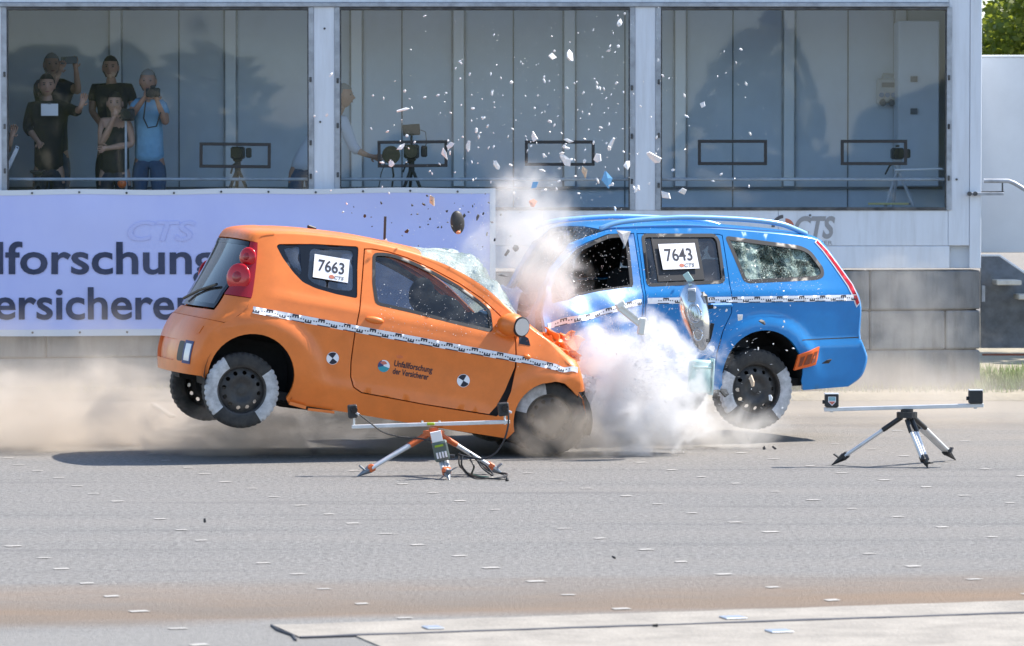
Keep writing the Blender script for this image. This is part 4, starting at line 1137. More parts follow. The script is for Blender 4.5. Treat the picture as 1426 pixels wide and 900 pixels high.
bc = empty('blue_estate', (1.6075, 32.0077, .1085), label='bright blue estate car with roof rails, front crushed into the orange car', cat='car')
bc.rotation_euler = Euler((0, R(.5), R(202)), 'XYZ')
RB = (.6, 0, .85)
archB = arc(-.05, .435, .352, -18, 190, 26)
Eb = [tuple(p) for p in BL.E]
sideB = Eb + [(-.42, .30)] + archB[::-1] + [(.315, .325), (1.0, .33), (1.93, .34), (1.97, .6)]
rdoor = [(.955, 1.564), (.25, 1.550), (.215, 1.540), (.225, 1.16), (.225, .93), (.30, .78), (.355, .62), (.375, .46), (.42, .40), (.965, .40), (.978, .8), (.968, 1.13)]
fdoor = [(.985, 1.13), (.995, .8), (.985, .40), (1.80, .40), (1.88, .62), (1.90, .97), (1.80, 1.165), (1.70, 1.325), (1.52, 1.465), (1.20, 1.562), (.975, 1.566)]
rwin = rounded([(.905, 1.545), (.29, 1.538), (.262, 1.50), (.275, 1.175), (.93, 1.158)], .035, 4)
fwin = rounded([(1.045, 1.548), (1.19, 1.545), (1.49, 1.448), (1.665, 1.305), (1.765, 1.145), (1.80, 1.03), (1.55, 1.10), (1.07, 1.15)], .03, 4)
qwB = rounded([(.195, 1.530), (-.46, 1.442), (-.545, 1.40), (-.635, 1.262), (-.625, 1.20), (-.56, 1.178), (.06, 1.160), (.10, 1.18)], .035, 4)
def fdl(sgn):
    base = BL.side(sgn)
    def f(x, z):
        p = base(x, z)
        if sgn > 0:      # the struck door is sprung outwards and creased
            k = ss(1.02, 1.5, x) * ss(1.25, .8, z); p.y += .13 * k + .05 * ss(.99, 1.08, x) * ss(1.16, .95, z)
            cr = x + (1.1 - z) * .35
            p.y += .030 * math.sin(cr * 16) * ss(1.05, 1.35, x) * ss(1.15, .95, z)
        return p
    return f
for sgn in (1, -1):
    L = BL.side(sgn)
    panel('body_side', L, sideB, [rdoor, fdoor, qwB], 'blue_paint', bc, step=.042, rim=.03, ref=RB)
    rd = panel('rear_door', L, inset(rdoor, .007), [rwin], 'blue_paint', bc, step=.042, rim=.028, ref=RB)
    fd = panel('front_door', fdl(sgn), inset(fdoor, .007), [fwin], 'blue_paint' if sgn < 0 else 'blue_scuffed_lit', bc, step=.038, rim=.028, ref=RB)
    for d_, wn_, l_ in ((rd, rwin, L), (fd, fwin, L)):
        panel('window_seal', l_, inset(wn_, -.014), [inset(wn_, .014)], 'black_plastic', d_, step=.05, rim=.01, proud=.002, ref=RB)
    panel('window', BL.flank(sgn, .014), inset(rwin, -.004), (), 'car_glass', rd, step=.08, rim=0, ref=RB)
    if sgn < 0:
        panel('window', BL.flank(sgn, .014), inset(fwin, -.004), (), 'car_glass', fd, step=.08, rim=0, ref=RB)
    # black pillar cover between the door windows
    if sgn < 0:
        panel('pillar_cover', L, [(.92, 1.56), (1.03, 1.56), (1.05, 1.15), (.945, 1.15)], (), 'black_gloss', bc, step=.08, rim=0, proud=.004, ref=RB)
    def crq(x, z, l=BL.flank(sgn, .012), sg=sgn):
        p = l(x, z); n = noise.noise(Vector((x, z, 0)) * 8) * .05 + noise.noise(Vector((x, z, 4)) * 22) * .024
        e = min(1, 6 * min(z - 1.15, 1.55 - z, .2))
        return p + Vector((0, sg * n * max(0, e), 0))
    panel('quarter_window', crq, inset(qwB, .004), (), 'quarter_broken' if sgn > 0 else 'car_glass', bc, step=.022, rim=0, ref=RB, smooth=False)
    panel('quarter_seal', L, inset(qwB, -.004), [inset(qwB, .028)], 'black_plastic', bc, step=.05, rim=.01, proud=.001, ref=RB)
    panel('side_lining', BL.flank(sgn, .05), [(1.85, .4), (1.85, 1.0), (1.7, 1.28), (1.5, 1.42), (1.2, 1.53), (0, 1.53), (-.5, 1.46), (-.8, 1.1), (-.8, .8), (.35, .8), (.4, .4)], [inset(rwin, 0), inset(fwin, 0), inset(qwB, .0)], 'dark_trim', bc, step=.1, rim=0, ref=RB)
    mb = MB(); mb.box((0, 0, 0), (.20, .035, .035), bevel=.012); h = mb.build('handle', 'blue_paint', rd); h.location = L(.33, .99) + Vector((0, sgn * .012, 0))
    mb = MB(); vs = []; ps = arc(-.05, .435, .385, -14, 195, 20)
    for (x, z) in ps: vs += [(x, sgn * .86, z), (x, sgn * .45, z)]
    mb.add(vs, [(2 * i, 2 * i + 1, 2 * i + 3, 2 * i + 2) for i in range(len(ps) - 1)] + [tuple(2 * i + 1 for i in range(len(ps)))]); mb.build('arch_liner', 'underbody', bc, smooth=50)
    # roof rails
    mb = MB(); rp = [(1.25, 1.600), (1.15, 1.635), (1.0, 1.660), (.7, 1.678), (.45, 1.682), (0, 1.660), (-.3, 1.625), (-.46, 1.575), (-.56, 1.535)]
    rp = catmull(rp, 5); mb.tube([(x, sgn * (YB(x, 1.56) - .035), z) for x, z in rp], .021, 10); mb.build('roof_rail', 'rail_blue_lit', bc, smooth=180)
    # tail lamp: a slim red blade down the rear corner
    tl = [(-.625, 1.485), (-.700, 1.40), (-.775, 1.285), (-.875, 1.13), (-.925, .985), (-.905, .965), (-.895, .985), (-.84, 1.125), (-.74, 1.29), (-.665, 1.405), (-.610, 1.47)]
    o = panel('tail_lamp', L, tl, (), 'red_lens', bc, step=.03, rim=.01, proud=.006, ref=RB)
    panel('tail_lamp_edge', L, inset(tl, -.010), [inset(tl, .002)], 'white_lens', o, step=.04, rim=.006, proud=.004, ref=RB)
L = BL.side(1)
tape(L, -.90, .955, lambda x: 1.033 + .006 * (x - .3), .047, bc, RB)
LD = fdl(1)
tape(LD, 1.01, 1.86, lambda x: 1.028 - .20 * max(0, x - 1.05), .045, bc, RB)
# number boards in the rear door windows, black padded frame behind the sheet
for sgn in (1, -1):
    l = BL.side(sgn)
    fr = panel('board_frame', BL.flank(sgn, .004), [(.835, 1.185), (.835, 1.53), (.435, 1.545), (.435, 1.195)], (), 'black_plastic', bc, step=.1, rim=.02, ref=RB)
    sheet(fr, l, .632, 1.375, .315, .215, '7643', -1 if sgn > 0 else 1, R(1), .012)
    me = fr.data
# lower flank details
panel('bumper_seam', L, [(-.385, .705), (-.93, .712), (-.93, .704), (-.385, .697)], (), 'joint_dark', bc, step=.1, rim=0, proud=.003, ref=RB)
# upper skin
LF = BL.loft
sA, sW, sT = BL.s_at_x(1.93), BL.s_at_x(1.22), BL.s_at_x(-.60)
sT = BL.s_at_z(1.545); sG = BL.s_at_z(1.05); sU = BL.s_at_z(.71)
panel('roof', LF, [(sW, -.8), (sT, -.8), (sT, .8), (sW, .8)], (), 'blue_paint', bc, step=.07, rim=.012, ref=RB)
panel('roof_lining', BL.loft_in(.05), [(sW, -.75), (sT - .1, -.75), (sT - .1, .75), (sW, .75)], (), 'dark_trim', bc, step=.14, rim=0, ref=RB)
for q in (1, -1):
    panel('front_pillar', LF, [(sA, q * .8), (sW - .004, q * .8), (sW - .004, q * .735), (sA, q * .72)], (), 'blue_paint', bc, step=.045, rim=.03, ref=RB)
def wsB(k, u):
    p = BL.loft(k, u); n = noise.noise(p * 5) * .035 + noise.noise(p * 13) * .015 - .10
    return p + Vector((.5, 0, .8)) * n * ss(sA, sA + .15, k) * ss(sW, sW - .15, k)
panel('windscreen', wsB, [(sA, -.715), (sW - .01, -.73), (sW - .01, .73), (sA, .715)], (), 'car_glass', bc, step=.035, rim=0, ref=RB, smooth=False)
tg = [(sT + .03, -.62), (sG, -.66), (sG, .66), (sT + .03, .62)]
panel('tailgate', LF, [(sT + .004, -.8), (sU, -.8), (sU, .8), (sT + .004, .8)], [tg], 'blue_paint', bc, step=.06, rim=.015, ref=RB)
panel('rear_window', LF, inset(tg, -.005), (), 'rear_glass', bc, step=.08, rim=0, proud=-.005, ref=RB)
panel('rear_bumper', LF, [(sU + .004, -.8), (BL.len - .005, -.8), (BL.len - .005, .8), (sU + .004, .8)], (), 'blue_paint', bc, step=.06, rim=.02, ref=RB)
mb = MB(); mb.box((.75, 0, .36), (2.9, 1.5, .06)); mb.box((-.45, 0, .62), (.9, 1.0, .05)); mb.build('floor_pan', 'underbody', bc)
mb = MB(); mb.box((1.72, 0, .95), (.4, 1.4, .3), bevel=.08); mb.build('dashboard', 'dark_trim', bc)
mb = MB(); mb.box((-.2, 0, .98), (1.0, 1.3, .04)); mb.build('load_cover', 'dark_trim', bc)
for q in (-.38, .38):
    s_ = seat(bc, .95, q, .55, 16)
for q in (-.42, .42): seat(bc, .12, q, .60, 14, 'rear_seat')
sw_ = empty('steering_wheel', (1.42, .38, 1.12), (0, R(-65), 0)); sw_.parent = bc
mb = MB(); mb.tube([(.18 * math.cos(R(a)), .18 * math.sin(R(a)), 0) for a in range(0, 361, 15)], .014, 8); mb.box((0, 0, 0), (.34, .05, .02)); mb.build('rim', 'black_plastic', sw_)
SEC_B = [(148, 222), (-48, 28)]
def mirror_sec(s): return [(180 - b_, 180 - a_) for a_, b_ in s]
wheel(bc, (-.005, .78, .318), .320, .195, .205, 1, mirror_sec([(150, 215), (-50, 32)]))
wheel(bc, (0, -.78, .318), .320, .195, .205, -1, SEC_B)
w = wheel(bc, (2.0, .74, .30), .320, .195, .205, 1, SEC_B); w.rotation_euler = (R(8), 0, R(18)); w.location = (1.93, .42, .33)
# bumper grille insert: an orange strip with three dark slots, standing off the corner
def gril(x, z): return BL.side(1)(x, z)
gp_ = [(-.335, .455), (-.33, .575), (-.55, .640), (-.565, .585), (-.50, .505)]
gp_ = [(-.318, .465), (-.345, .585), (-.545, .645), (-.50, .505)]
gi = panel('side_marker', L, gp_, (), 'reflector_orange', bc, step=.05, rim=.02, proud=.02, ref=RB)
def mkp(u, v):
    a_, b_, c_, d_ = [np.array(q) for q in gp_]
    return tuple((a_ * (1 - u) + d_ * u) * (1 - v) + (b_ * (1 - u) + c_ * u) * v)
for u0, u1 in ((.12, .33), (.40, .61), (.68, .88)):
    quads_on('slot', L, [[mkp(u0, .2), mkp(u1, .2), mkp(u1, .8), mkp(u0, .8)]], 'reflector_dark', gi, .027, RB)
# crushed bonnet and front, folded up against the screen
mb = MB(); nx, ny = 26, 34; vs = []
for i in range(nx + 1):
    for j in range(ny + 1):
        x = 1.90 + .62 * i / nx; y = .80 - 1.6 * j / ny
        push = .42 * ss(-.3, .6, y); x2 = 1.90 + (x - 1.90) * (1 - push)
        z = 1.01 - .22 * (i / nx) ** 2 + .13 * math.sin(i / nx * 6.5 + y * 1.5) * (.3 + ss(-.4, .4, y)) * ss(0, .2, i / nx)
        n = noise.noise(Vector((x * 5, y * 5, 0))) * .07 + noise.noise(Vector((x * 13, y * 13, 0))) * .03
        vs.append((x2 + n * .4, y + n * .3, z + n))
mb.add(vs, [(i * (ny + 1) + j, (i + 1) * (ny + 1) + j, (i + 1) * (ny + 1) + j + 1, i * (ny + 1) + j + 1) for i in range(nx) for j in range(ny)])
mb.build('bonnet', 'blue_scuffed_lit', bc, smooth=50)
mb = MB(); vs = []; nx, nz = 20, 14
for i in range(nx + 1):
    for j in range(nz + 1):
        x = 1.92 + .26 * i / nx; z = .36 + .58 * j / nz
        n = noise.noise(Vector((x * 7, 3, z * 6))) * .07 + noise.noise(Vector((x * 17, 3, z * 15))) * .03
        vs.append((x, .86 - .35 * (i / nx) ** 1.5 + n, z - .08 * (i / nx)))
mb.add(vs, [(i * (nz + 1) + j, (i + 1) * (nz + 1) + j, (i + 1) * (nz + 1) + j + 1, i * (nz + 1) + j + 1) for i in range(nx) for j in range(nz)])
mb.build('front_wing', 'blue_scuffed_lit', bc, smooth=50)
mb = MB(); mb.box((2.15, -.2, .6), (.5, 1.0, .5), bevel=.1); mb.build('engine_block', 'underbody', bc)
mb = MB(); vs = []; nx, nz = 12, 12
for i in range(nx + 1):
    for j in range(nz + 1):
        x = 2.50 + .05 * noise.noise((i * .6, j * .5, 0)); vs.append((x, -.8 + .85 * i / nx, .3 + .5 * j / nz))
mb.add(vs, [(i * (nz + 1) + j, (i + 1) * (nz + 1) + j, (i + 1) * (nz + 1) + j + 1, i * (nz + 1) + j + 1) for i in range(nx) for j in range(nz)])
mb.build('front_bumper', 'blue_scuffed_lit', bc, smooth=50)
# bent front pillar trim, torn rubber at its top
mb = MB(); q = BL.side(1)(1.08, 1.56); mb.add([q + Vector((.06, .03, .03)), q + Vector((-.06, .04, .02)), q + Vector((-.0, .06, -.10)), q + Vector((.02, .05, .0))], [(0, 3, 1), (3, 2, 1), (0, 2, 3), (0, 1, 2)]); mb.build('torn_trim', 'tyre_white', bc)

# ------------------------------------------------------------------ wood behind the photographer, mirrored in the panes
wd = MB(); rw = random.Random(12)
for i in range(26):
    x = -30 + i * 2.4 + rw.uniform(-.8, .8); y = -34 + rw.uniform(-4, 4); hh = rw.choice((2.4, 3.2, 4.6, 6.0, 7.0)) * rw.uniform(.85, 1.1) if not -19 < x < -8 else rw.uniform(6, 8)
    for k in range(420):
        a = rw.uniform(0, 6.28); q = rw.random() ** .5; z = rw.uniform(.1, 1) * hh; rr = (1.9 * math.sin(min(1, z / hh * .9 + .12) * math.pi) ** .6 + .3) * q
        p = Vector((x + math.cos(a) * rr, y + math.sin(a) * rr, z)); u = Vector((rw.gauss(0, 1), rw.gauss(0, .4), rw.gauss(0, 1))).normalized() * rw.uniform(.2, .42); v = u.cross(Vector((rw.gauss(0, .3), 1, rw.gauss(0, .3)))) 
        wd.add([p - u, p + v * .7, p + u, p - v * .7], [(0, 1, 2, 3)])
tag(wd.build('wood', 'leaf'), 'row of trees seen only as dark reflections in the window panes', 'trees', kind='stuff')

# ------------------------------------------------------------------ people and gear in the observation room
mat('skin', (.50, .29, .21), .55, noise_amt=.2); mat('skin_tan', (.42, .23, .16), .55, noise_amt=.2)
mat('hair_dark', (.02, .015, .012), .7); mat('hair_grey', (.22, .21, .20), .7)
mat('cloth_black', (.011, .013, .019), .9, noise_amt=.3, bump=1, bump_scale=9); mat('cloth_navy', (.02, .028, .055), .85, noise_amt=.3, bump=1, bump_scale=9)
mat('cloth_sky', (.20, .40, .58), .85, noise_amt=.2, bump=1, bump_scale=10); mat('cloth_white', (.55, .58, .64), .85, bump=.4, bump_scale=10)
mat('denim', (.05, .10, .19), .85, noise_amt=.4); mat('lips', (.28, .10, .09), .6); mat('eye', (.02, .02, .02), .3)
def skin_mesh(chains, smooth=1):
    """grow one continuous surface over chains of (point, radius); chains that start at an existing point join there"""
    vs = []; rs = []; es = []; key = {}
    def vid(p, r):
        k = (round(p[0], 4), round(p[1], 4), round(p[2], 4))
        if k not in key: key[k] = len(vs); vs.append(tuple(p)); rs.append(r)
        return key[k]
    for ch in chains:
        ids = [vid(p, r) for p, r in ch]
        es += [(a, b) for a, b in zip(ids[:-1], ids[1:]) if a != b]
    me = bpy.data.meshes.new('sk'); me.from_pydata(vs, es, []); o = bpy.data.objects.new('sk', me); COL.objects.link(o)
    o.modifiers.new('s', 'SKIN')
    sv = me.skin_vertices[0].data
    for i, r in enumerate(rs): sv[i].radius = (r, r) if not isinstance(r, tuple) else r; sv[i].use_root = (i == 0)
    d = o.modifiers.new('d', 'SUBSURF'); d.levels = smooth; d.render_levels = smooth
    dg = bpy.context.evaluated_depsgraph_get(); dg.update()
    out = bpy.data.meshes.new_from_object(o.evaluated_get(dg))
    bpy.data.objects.remove(o); bpy.data.meshes.remove(me)
    return out
def head_into(mb, c, sc, yaw, tilt):
    """a head with brow, nose, lips, chin, ears and eyes, facing -y before turning"""
    rot = Euler((tilt, 0, yaw)).to_matrix(); seg, rings = 28, 20; vs = []
    for i in range(rings + 1):
        a = math.pi * i / rings
        for j in range(seg):
            b = 2 * math.pi * j / seg; d = Vector((math.sin(a) * math.cos(b), math.sin(a) * math.sin(b), math.cos(a)))
            x, y, z = d.x * .078, d.y * .098, d.z * .118
            if z < 0: x *= 1 - .30 * ss(0, -.11, z); y *= 1 - .16 * ss(0, -.11, z) * (1 if d.y > 0 else .55)
            f = max(0, -d.y)
            y -= f * .030 * math.exp(-(x / .014) ** 2) * math.exp(-((z + .018) / .022) ** 2)        # nose
            y += f * .012 * (math.exp(-((abs(x) - .032) / .014) ** 2) * math.exp(-((z - .012) / .014) ** 2))  # eye sockets
            y -= f * .009 * math.exp(-(x / .022) ** 2) * math.exp(-((z + .060) / .010) ** 2)        # lips
            y -= f * .010 * math.exp(-(x / .025) ** 2) * math.exp(-((z + .098) / .016) ** 2)        # chin
            vs.append(c + rot @ (Vector((x, y, z)) * sc))
    fs = [(i * seg + j, i * seg + (j + 1) % seg, (i + 1) * seg + (j + 1) % seg, (i + 1) * seg + j) for i in range(rings) for j in range(seg)]
    mb.cur = 0; mb.add(vs, fs)
    def put(p, r, m):
        mb.cur = m; q = MB(); q.ball((0, 0, 0), r, 10, 6); mb.add([c + rot @ ((Vector(v) + Vector(p)) * sc) for v in q.v], q.f)
    for s_ in (-1, 1):
        put((s_ * .032, -.083, .012), (.012, .007, .006), 1); put((s_ * .080, .008, .0), (.010, .022, .032), 0); put((s_ * .033, -.090, .030), (.017, .006, .004), 2)
    put((0, -.092, -.058), (.022, .006, .006), 3); mb.cur = 0
    return rot
def person(label, Y, jt, shirt, trousers, skin='skin', hair='hair_dark', yaw=0, tilt=0, long_hair=False, sleeve='short', sc=1.0, hands=(True, True)):
    """jt: joint name -> (px, py, depth offset)"""
    J = {k: pt(v[0], v[1], Y + (v[2] if len(v) > 2 else 0)) for k, v in jt.items()}
    base = Vector((J['pelvis'].x, Y, FZ))
    rt = empty('person', base, label=label, cat='person', group='people watching from the observation room')
    J = {k: v - base for k, v in J.items()}
    pel = J['pelvis']; neck = J['neck']; head = J['head']; waist = pel.lerp(neck, .38); chest = pel.lerp(neck, .74)
    chains = [[(pel, .085), (waist, .08), (chest, .09), (neck, .056), (head + Vector((0, .02, -.06)), .052)]]
    arms = {}
    for s_ in ('l', 'r'):
        sh, el, wr = J['sh_' + s_], J['el_' + s_], J['wr_' + s_]
        chains.append([(chest, .09), (sh, .056), (sh.lerp(el, .5), .048), (el, .040), (el.lerp(wr, .4), .038), (wr, .026)])
        d = (wr - el).normalized(); hd = J.get('hd_' + s_)
        d = (hd - wr).normalized() if hd is not None else d
        side = d.cross(Vector((0, 1, 0)));
        side = side.normalized() if side.length > .1 else Vector((1, 0, 0))
        nn = side.cross(d).normalized()
        palm = wr + d * .07
        chains.append([(wr, .026), (palm, (.032, .018))])
        for q, (off, ln) in enumerate(((-.030, .062), (-.010, .075), (.010, .070), (.029, .055))):
            k0 = palm + side * off + d * .022; k1 = k0 + d * ln * .5 + nn * -.008; k2 = k1 + d * ln * .35 + nn * -.022
            chains.append([(palm, .03), (k0, .010), (k1, .0095), (k2, .008)])
        t0 = wr + d * .035 + side * -.034; t1 = t0 + d * .032 + side * -.018; chains.append([(palm, .03), (t0, .011), (t1, .009)])
    legs = []
    for s_ in (-1, 1):
        hip = pel + Vector((s_ * .085, 0, -.06)); kn = Vector((hip.x + s_ * .01 + (0 if abs(pel.x) < .3 else 0), hip.y - .02, hip.z * .52)); an = Vector((kn.x, kn.y + .04, .07))
        ch = [(pel, .085), (hip, .084), (hip.lerp(kn, .55), .078), (kn, .056), (kn.lerp(an, .35), .056), (an, .038), (an + Vector((0, -.15, -.035)), .034)]
        legs.append(ch); chains.append(ch)
    sk = skin_mesh(chains)
    mb = MB(); mb.v = [tuple(v.co) for v in sk.vertices]; mb.f = [tuple(p.vertices) for p in sk.polygons]; mb.mi = [0] * len(mb.f); bpy.data.meshes.remove(sk)
    rot = head_into(mb, head, sc, yaw, tilt)
    mb.build('body', [skin, 'eye', hair, 'lips'], rt, smooth=180)
    # hair cap
    hb = MB(); seg, rings = 26, 14; vs = []
    for i in range(rings + 1):
        a = math.pi * .60 * i / rings
        for j in range(seg):
            b = 2 * math.pi * j / seg; d = Vector((math.sin(a) * math.cos(b), math.sin(a) * math.sin(b), math.cos(a)))
            a2 = a * (1 if d.y > -.1 else .54) * (1.25 if d.y > .3 else 1)
            d = Vector((math.sin(a2) * math.cos(b), math.sin(a2) * math.sin(b), math.cos(a2)))
            n_ = 1 + .05 * noise.noise(d * 6)
            p = Vector((d.x * .086, d.y * .107 + .004, d.z * .129)) * n_
            vs.append(head + rot @ (p * sc))
    hb.add(vs, [(i * seg + j, i * seg + (j + 1) % seg, (i + 1) * seg + (j + 1) % seg, (i + 1) * seg + j) for i in range(rings) for j in range(seg)])
    if long_hair:
        hb.ball(head + rot @ Vector((0, .05, -.06)), (.088, .07, .14), 16, 10)
    hb.build('hair', hair, rt, smooth=180)
    # shirt and trousers follow the same joints a little outside the skin
    sh_ch = [[(pel + Vector((0, 0, -.09)), (.160, .128)), (pel + Vector((0, 0, -.02)), (.160, .128)), (waist, (.148, .115)), (chest, (.168, .122)), (chest.lerp(neck, .72), (.085, .08))]]
    if sleeve != 'none':
        for s_ in ('l', 'r'):
            sh, el, wr = J['sh_' + s_], J['el_' + s_], J['wr_' + s_]
            ch = [(chest, .16), (sh, .072), (sh.lerp(el, .62), .062)]
            if sleeve == 'long': ch += [(el, .056), (el.lerp(wr, .45), .058)]
            sh_ch.append(ch)
    else:
        for s_ in ('l', 'r'): sh_ch.append([(chest, .16), (chest.lerp(J['sh_' + s_], .85), .06)])
    me = skin_mesh(sh_ch); me.materials.append(M(shirt)); me.polygons.foreach_set('use_smooth', [True] * len(me.polygons)); link('shirt', me, rt)
    me = skin_mesh([[(pel + Vector((0, 0, .03)), (.140, .108)), (pel + Vector((0, 0, -.07)), (.148, .115))]] + [[(pel + Vector((0, 0, -.07)), (.148, .115))] + [(p, (r * (1.14 if k else .9) if not isinstance(r, tuple) else r) if k < len(ch) - 1 else .04) for k, (p, r) in enumerate(ch[:-1]) if k > 0] for ch in legs]); me.materials.append(M(trousers)); me.polygons.foreach_set('use_smooth', [True] * len(me.polygons)); link('trousers', me, rt)
    return rt
person('man in dark striped shirt at the back holding up a phone with both hands', 40.3, dict(head=(72, 91), neck=(74, 110), sh_l=(53, 120), sh_r=(97, 120), el_l=(62, 140, -.22), wr_l=(82, 103, -.28), hd_l=(86, 92, -.30), el_r=(109, 128, -.15), wr_r=(106, 98, -.26), hd_r=(104, 86, -.28), pelvis=(75, 205)), 'cloth_navy', 'denim', yaw=.25, hair='hair_grey')
person('man in black long-sleeved shirt with a white card on his chest', 39.5, dict(head=(65, 120), neck=(66, 139), sh_l=(43, 150), sh_r=(91, 149), el_l=(38, 178), wr_l=(52, 196, -.2), el_r=(107, 156, -.12), wr_r=(112, 150, -.30), hd_r=(114, 144, -.30), pelvis=(68, 228)), 'cloth_black', 'cloth_navy', yaw=.2, sleeve='long')
person('tall man in a black T-shirt standing behind the others', 40.2, dict(head=(154, 95), neck=(155, 115), sh_l=(132, 124), sh_r=(180, 124), el_l=(128, 155), wr_l=(142, 176, -.2), el_r=(187, 155), wr_r=(172, 176, -.2), pelvis=(156, 205)), 'cloth_black', 'cloth_navy', skin='skin_tan')
person('dark-haired woman in a black sleeveless top with her hand at her mouth', 39.25, dict(head=(160, 145), neck=(160, 164), sh_l=(143, 171), sh_r=(178, 171), el_l=(141, 203, -.05), wr_l=(158, 166, -.17), hd_l=(162, 156, -.18), el_r=(184, 201, -.02), wr_r=(153, 206, -.16), pelvis=(160, 232)), 'cloth_black', 'cloth_navy', long_hair=True, sleeve='none', sc=.95)
person('man in a light blue polo shirt and jeans looking through a camera', 39.3, dict(head=(206, 114), neck=(207, 135), sh_l=(188, 146), sh_r=(226, 146), el_l=(181, 164, -.12), wr_l=(200, 138, -.24), hd_l=(205, 131, -.27), el_r=(231, 172, -.1), wr_r=(220, 144, -.23), hd_r=(217, 135, -.27), pelvis=(208, 216)), 'cloth_sky', 'denim', skin='skin_tan', hair='hair_grey', tilt=.05)
person('person in dark clothes at the left edge, only a raised hand and sleeve showing', 39.2, dict(head=(-16, 150), neck=(-14, 168), sh_l=(-34, 178), sh_r=(4, 178), el_l=(-38, 205), wr_l=(-20, 215, -.2), el_r=(10, 212, -.1), wr_r=(15, 194, -.2), hd_r=(18, 184, -.2), pelvis=(-14, 240)), 'cloth_black', 'cloth_navy', hair='hair_grey')
person('man in a white shirt and jeans leaning past the column to reach a camera', 39.35, dict(head=(478, 134), neck=(472, 152), sh_l=(452, 166, .12), sh_r=(478, 170, -.10), el_l=(448, 200, .15), wr_l=(452, 222, .1), el_r=(493, 208, -.15), wr_r=(513, 217, -.18), hd_r=(524, 219, -.18), pelvis=(424, 228)), 'cloth_white', 'denim', skin='skin_tan', hair='hair_grey', yaw=1.35, sleeve='long')

def gadget(name, label, cat, loc, group=None): return empty(name, loc, label=label, cat=cat, group=group)
def mpart(parent, name, m, fn, smooth=None):
    mb = MB(); fn(mb); return mb.build(name, m, parent, smooth)
def room_tripod(rt, top, floor_z, spread=.32, m='black_plastic'):
    mpart(rt, 'tripod_head', m, lambda b: (b.cyl((0, 0, top - .12), (0, 0, top), .03, n=10), b.box((0, 0, top), (.09, .09, .03), bevel=.01)))
    for a in (100, 220, 340):
        e = Vector((math.cos(R(a)) * spread, math.sin(R(a)) * spread, floor_z))
        mpart(rt, 'leg', m, lambda b: (b.cyl((0, 0, top - .08), Vector((0, 0, top - .08)).lerp(e, .55), .016, n=8), b.cyl(Vector((0, 0, top - .08)).lerp(e, .5), e, .011, n=8)))
def camcorder(rt, z, sc=1.0, lens_dir=-1):
    mpart(rt, 'camera_body', 'black_plastic', lambda b: (b.box((0, .03, z), (.12 * sc, .2 * sc, .11 * sc), bevel=.015), b.box((0, .02, z + .075 * sc), (.03, .14 * sc, .02), bevel=.006)))
    mpart(rt, 'lens', 'black_gloss', lambda b: (b.cyl((0, -.07 * sc, z), (0, -.17 * sc, z), .045 * sc, .052 * sc, 18)), 40)
    mpart(rt, 'grip', 'black_plastic', lambda b: b.box((.10 * sc, 0, z), (.05 * sc, .07, .09 * sc), bevel=.012))
    mpart(rt, 'pan_bar', 'black_plastic', lambda b: b.tube([(0, .05, z - .08), (-.06, .2, z - .12), (-.09, .32, z - .2)], .009, 6))
p = pt(331, 213, 39.15); t = gadget('video_camera', 'black video camera on a tripod behind the port of the left window', 'camera', (p.x, p.y, FZ)); camcorder(t, p.z - FZ, 1.1); room_tripod(t, p.z - FZ - .07, 0)
p = pt(573, 211, 39.15); t = gadget('film_camera', 'black film camera with a monitor on top behind the middle window', 'camera', (p.x, p.y, FZ)); camcorder(t, p.z - FZ, 1.25); room_tripod(t, p.z - FZ - .08, 0)
zz = pt(573, 181, 39.15).z - FZ
mpart(t, 'monitor', 'black_plastic', lambda b: b.box((0, 0, zz), (.17, .04, .11), rot=(0, R(-4), 0), bevel=.008)); mpart(t, 'monitor_arm', 'black_plastic', lambda b: b.cyl((0, 0, zz - .16), (0, 0, zz - .05), .012, n=8))
mpart(t, 'cable', 'black_plastic', lambda b: b.tube([(.09, 0, zz), (.14, 0, zz - .02), (.15, 0, zz - .12), (.13, 0, zz - .2)], .004, 6))
p = pt(545, 216, 39.0); t = gadget('round_lamp', 'small round black lamp at the left end of the middle port', 'lamp', (p.x, p.y, p.z)); mpart(t, 'shade', 'black_gloss', lambda b: (b.cyl((0, -.06, 0), (0, .05, 0), .09, .07, 22)), 40); mpart(t, 'stand', 'black_plastic', lambda b: b.tube([(0, .02, -.06), (.02, .05, -.2), (-.06, .05, FZ - p.z)], .010, 6))
mpart(t, 'cable', 'black_plastic', lambda b: b.tube([(-.05, 0, -.05), (-.10, -.02, -.18), (-.13, 0, -.35), (-.12, 0, FZ - p.z)], .005, 6))
p = pt(1250, 214, 39.15); t = gadget('video_camera', 'black camera at the right end of the rightmost port', 'camera', (p.x, p.y, FZ)); camcorder(t, p.z - FZ, 1.0); room_tripod(t, p.z - FZ - .07, 0, .3, 'alu_painted')
p = pt(213, 129, 39.0); t = gadget('stills_camera', 'black stills camera held to the eye of the man in light blue', 'camera', tuple(p)); mpart(t, 'camera_body', 'black_plastic', lambda b: (b.box((0, 0, 0), (.14, .07, .09), bevel=.012), b.box((0, 0, .055), (.05, .05, .03), bevel=.01))); mpart(t, 'lens', 'black_gloss', lambda b: b.cyl((0, -.03, 0), (0, -.16, -.01), .038, .045, 18), 40); mpart(t, 'strap', 'black_plastic', lambda b: b.tube([pt(203, 140, 39.1) - p, pt(200, 165, 39.1) - p, pt(206, 178, 39.08) - p, pt(218, 176, 39.08) - p, pt(224, 155, 39.1) - p], .008, 6))
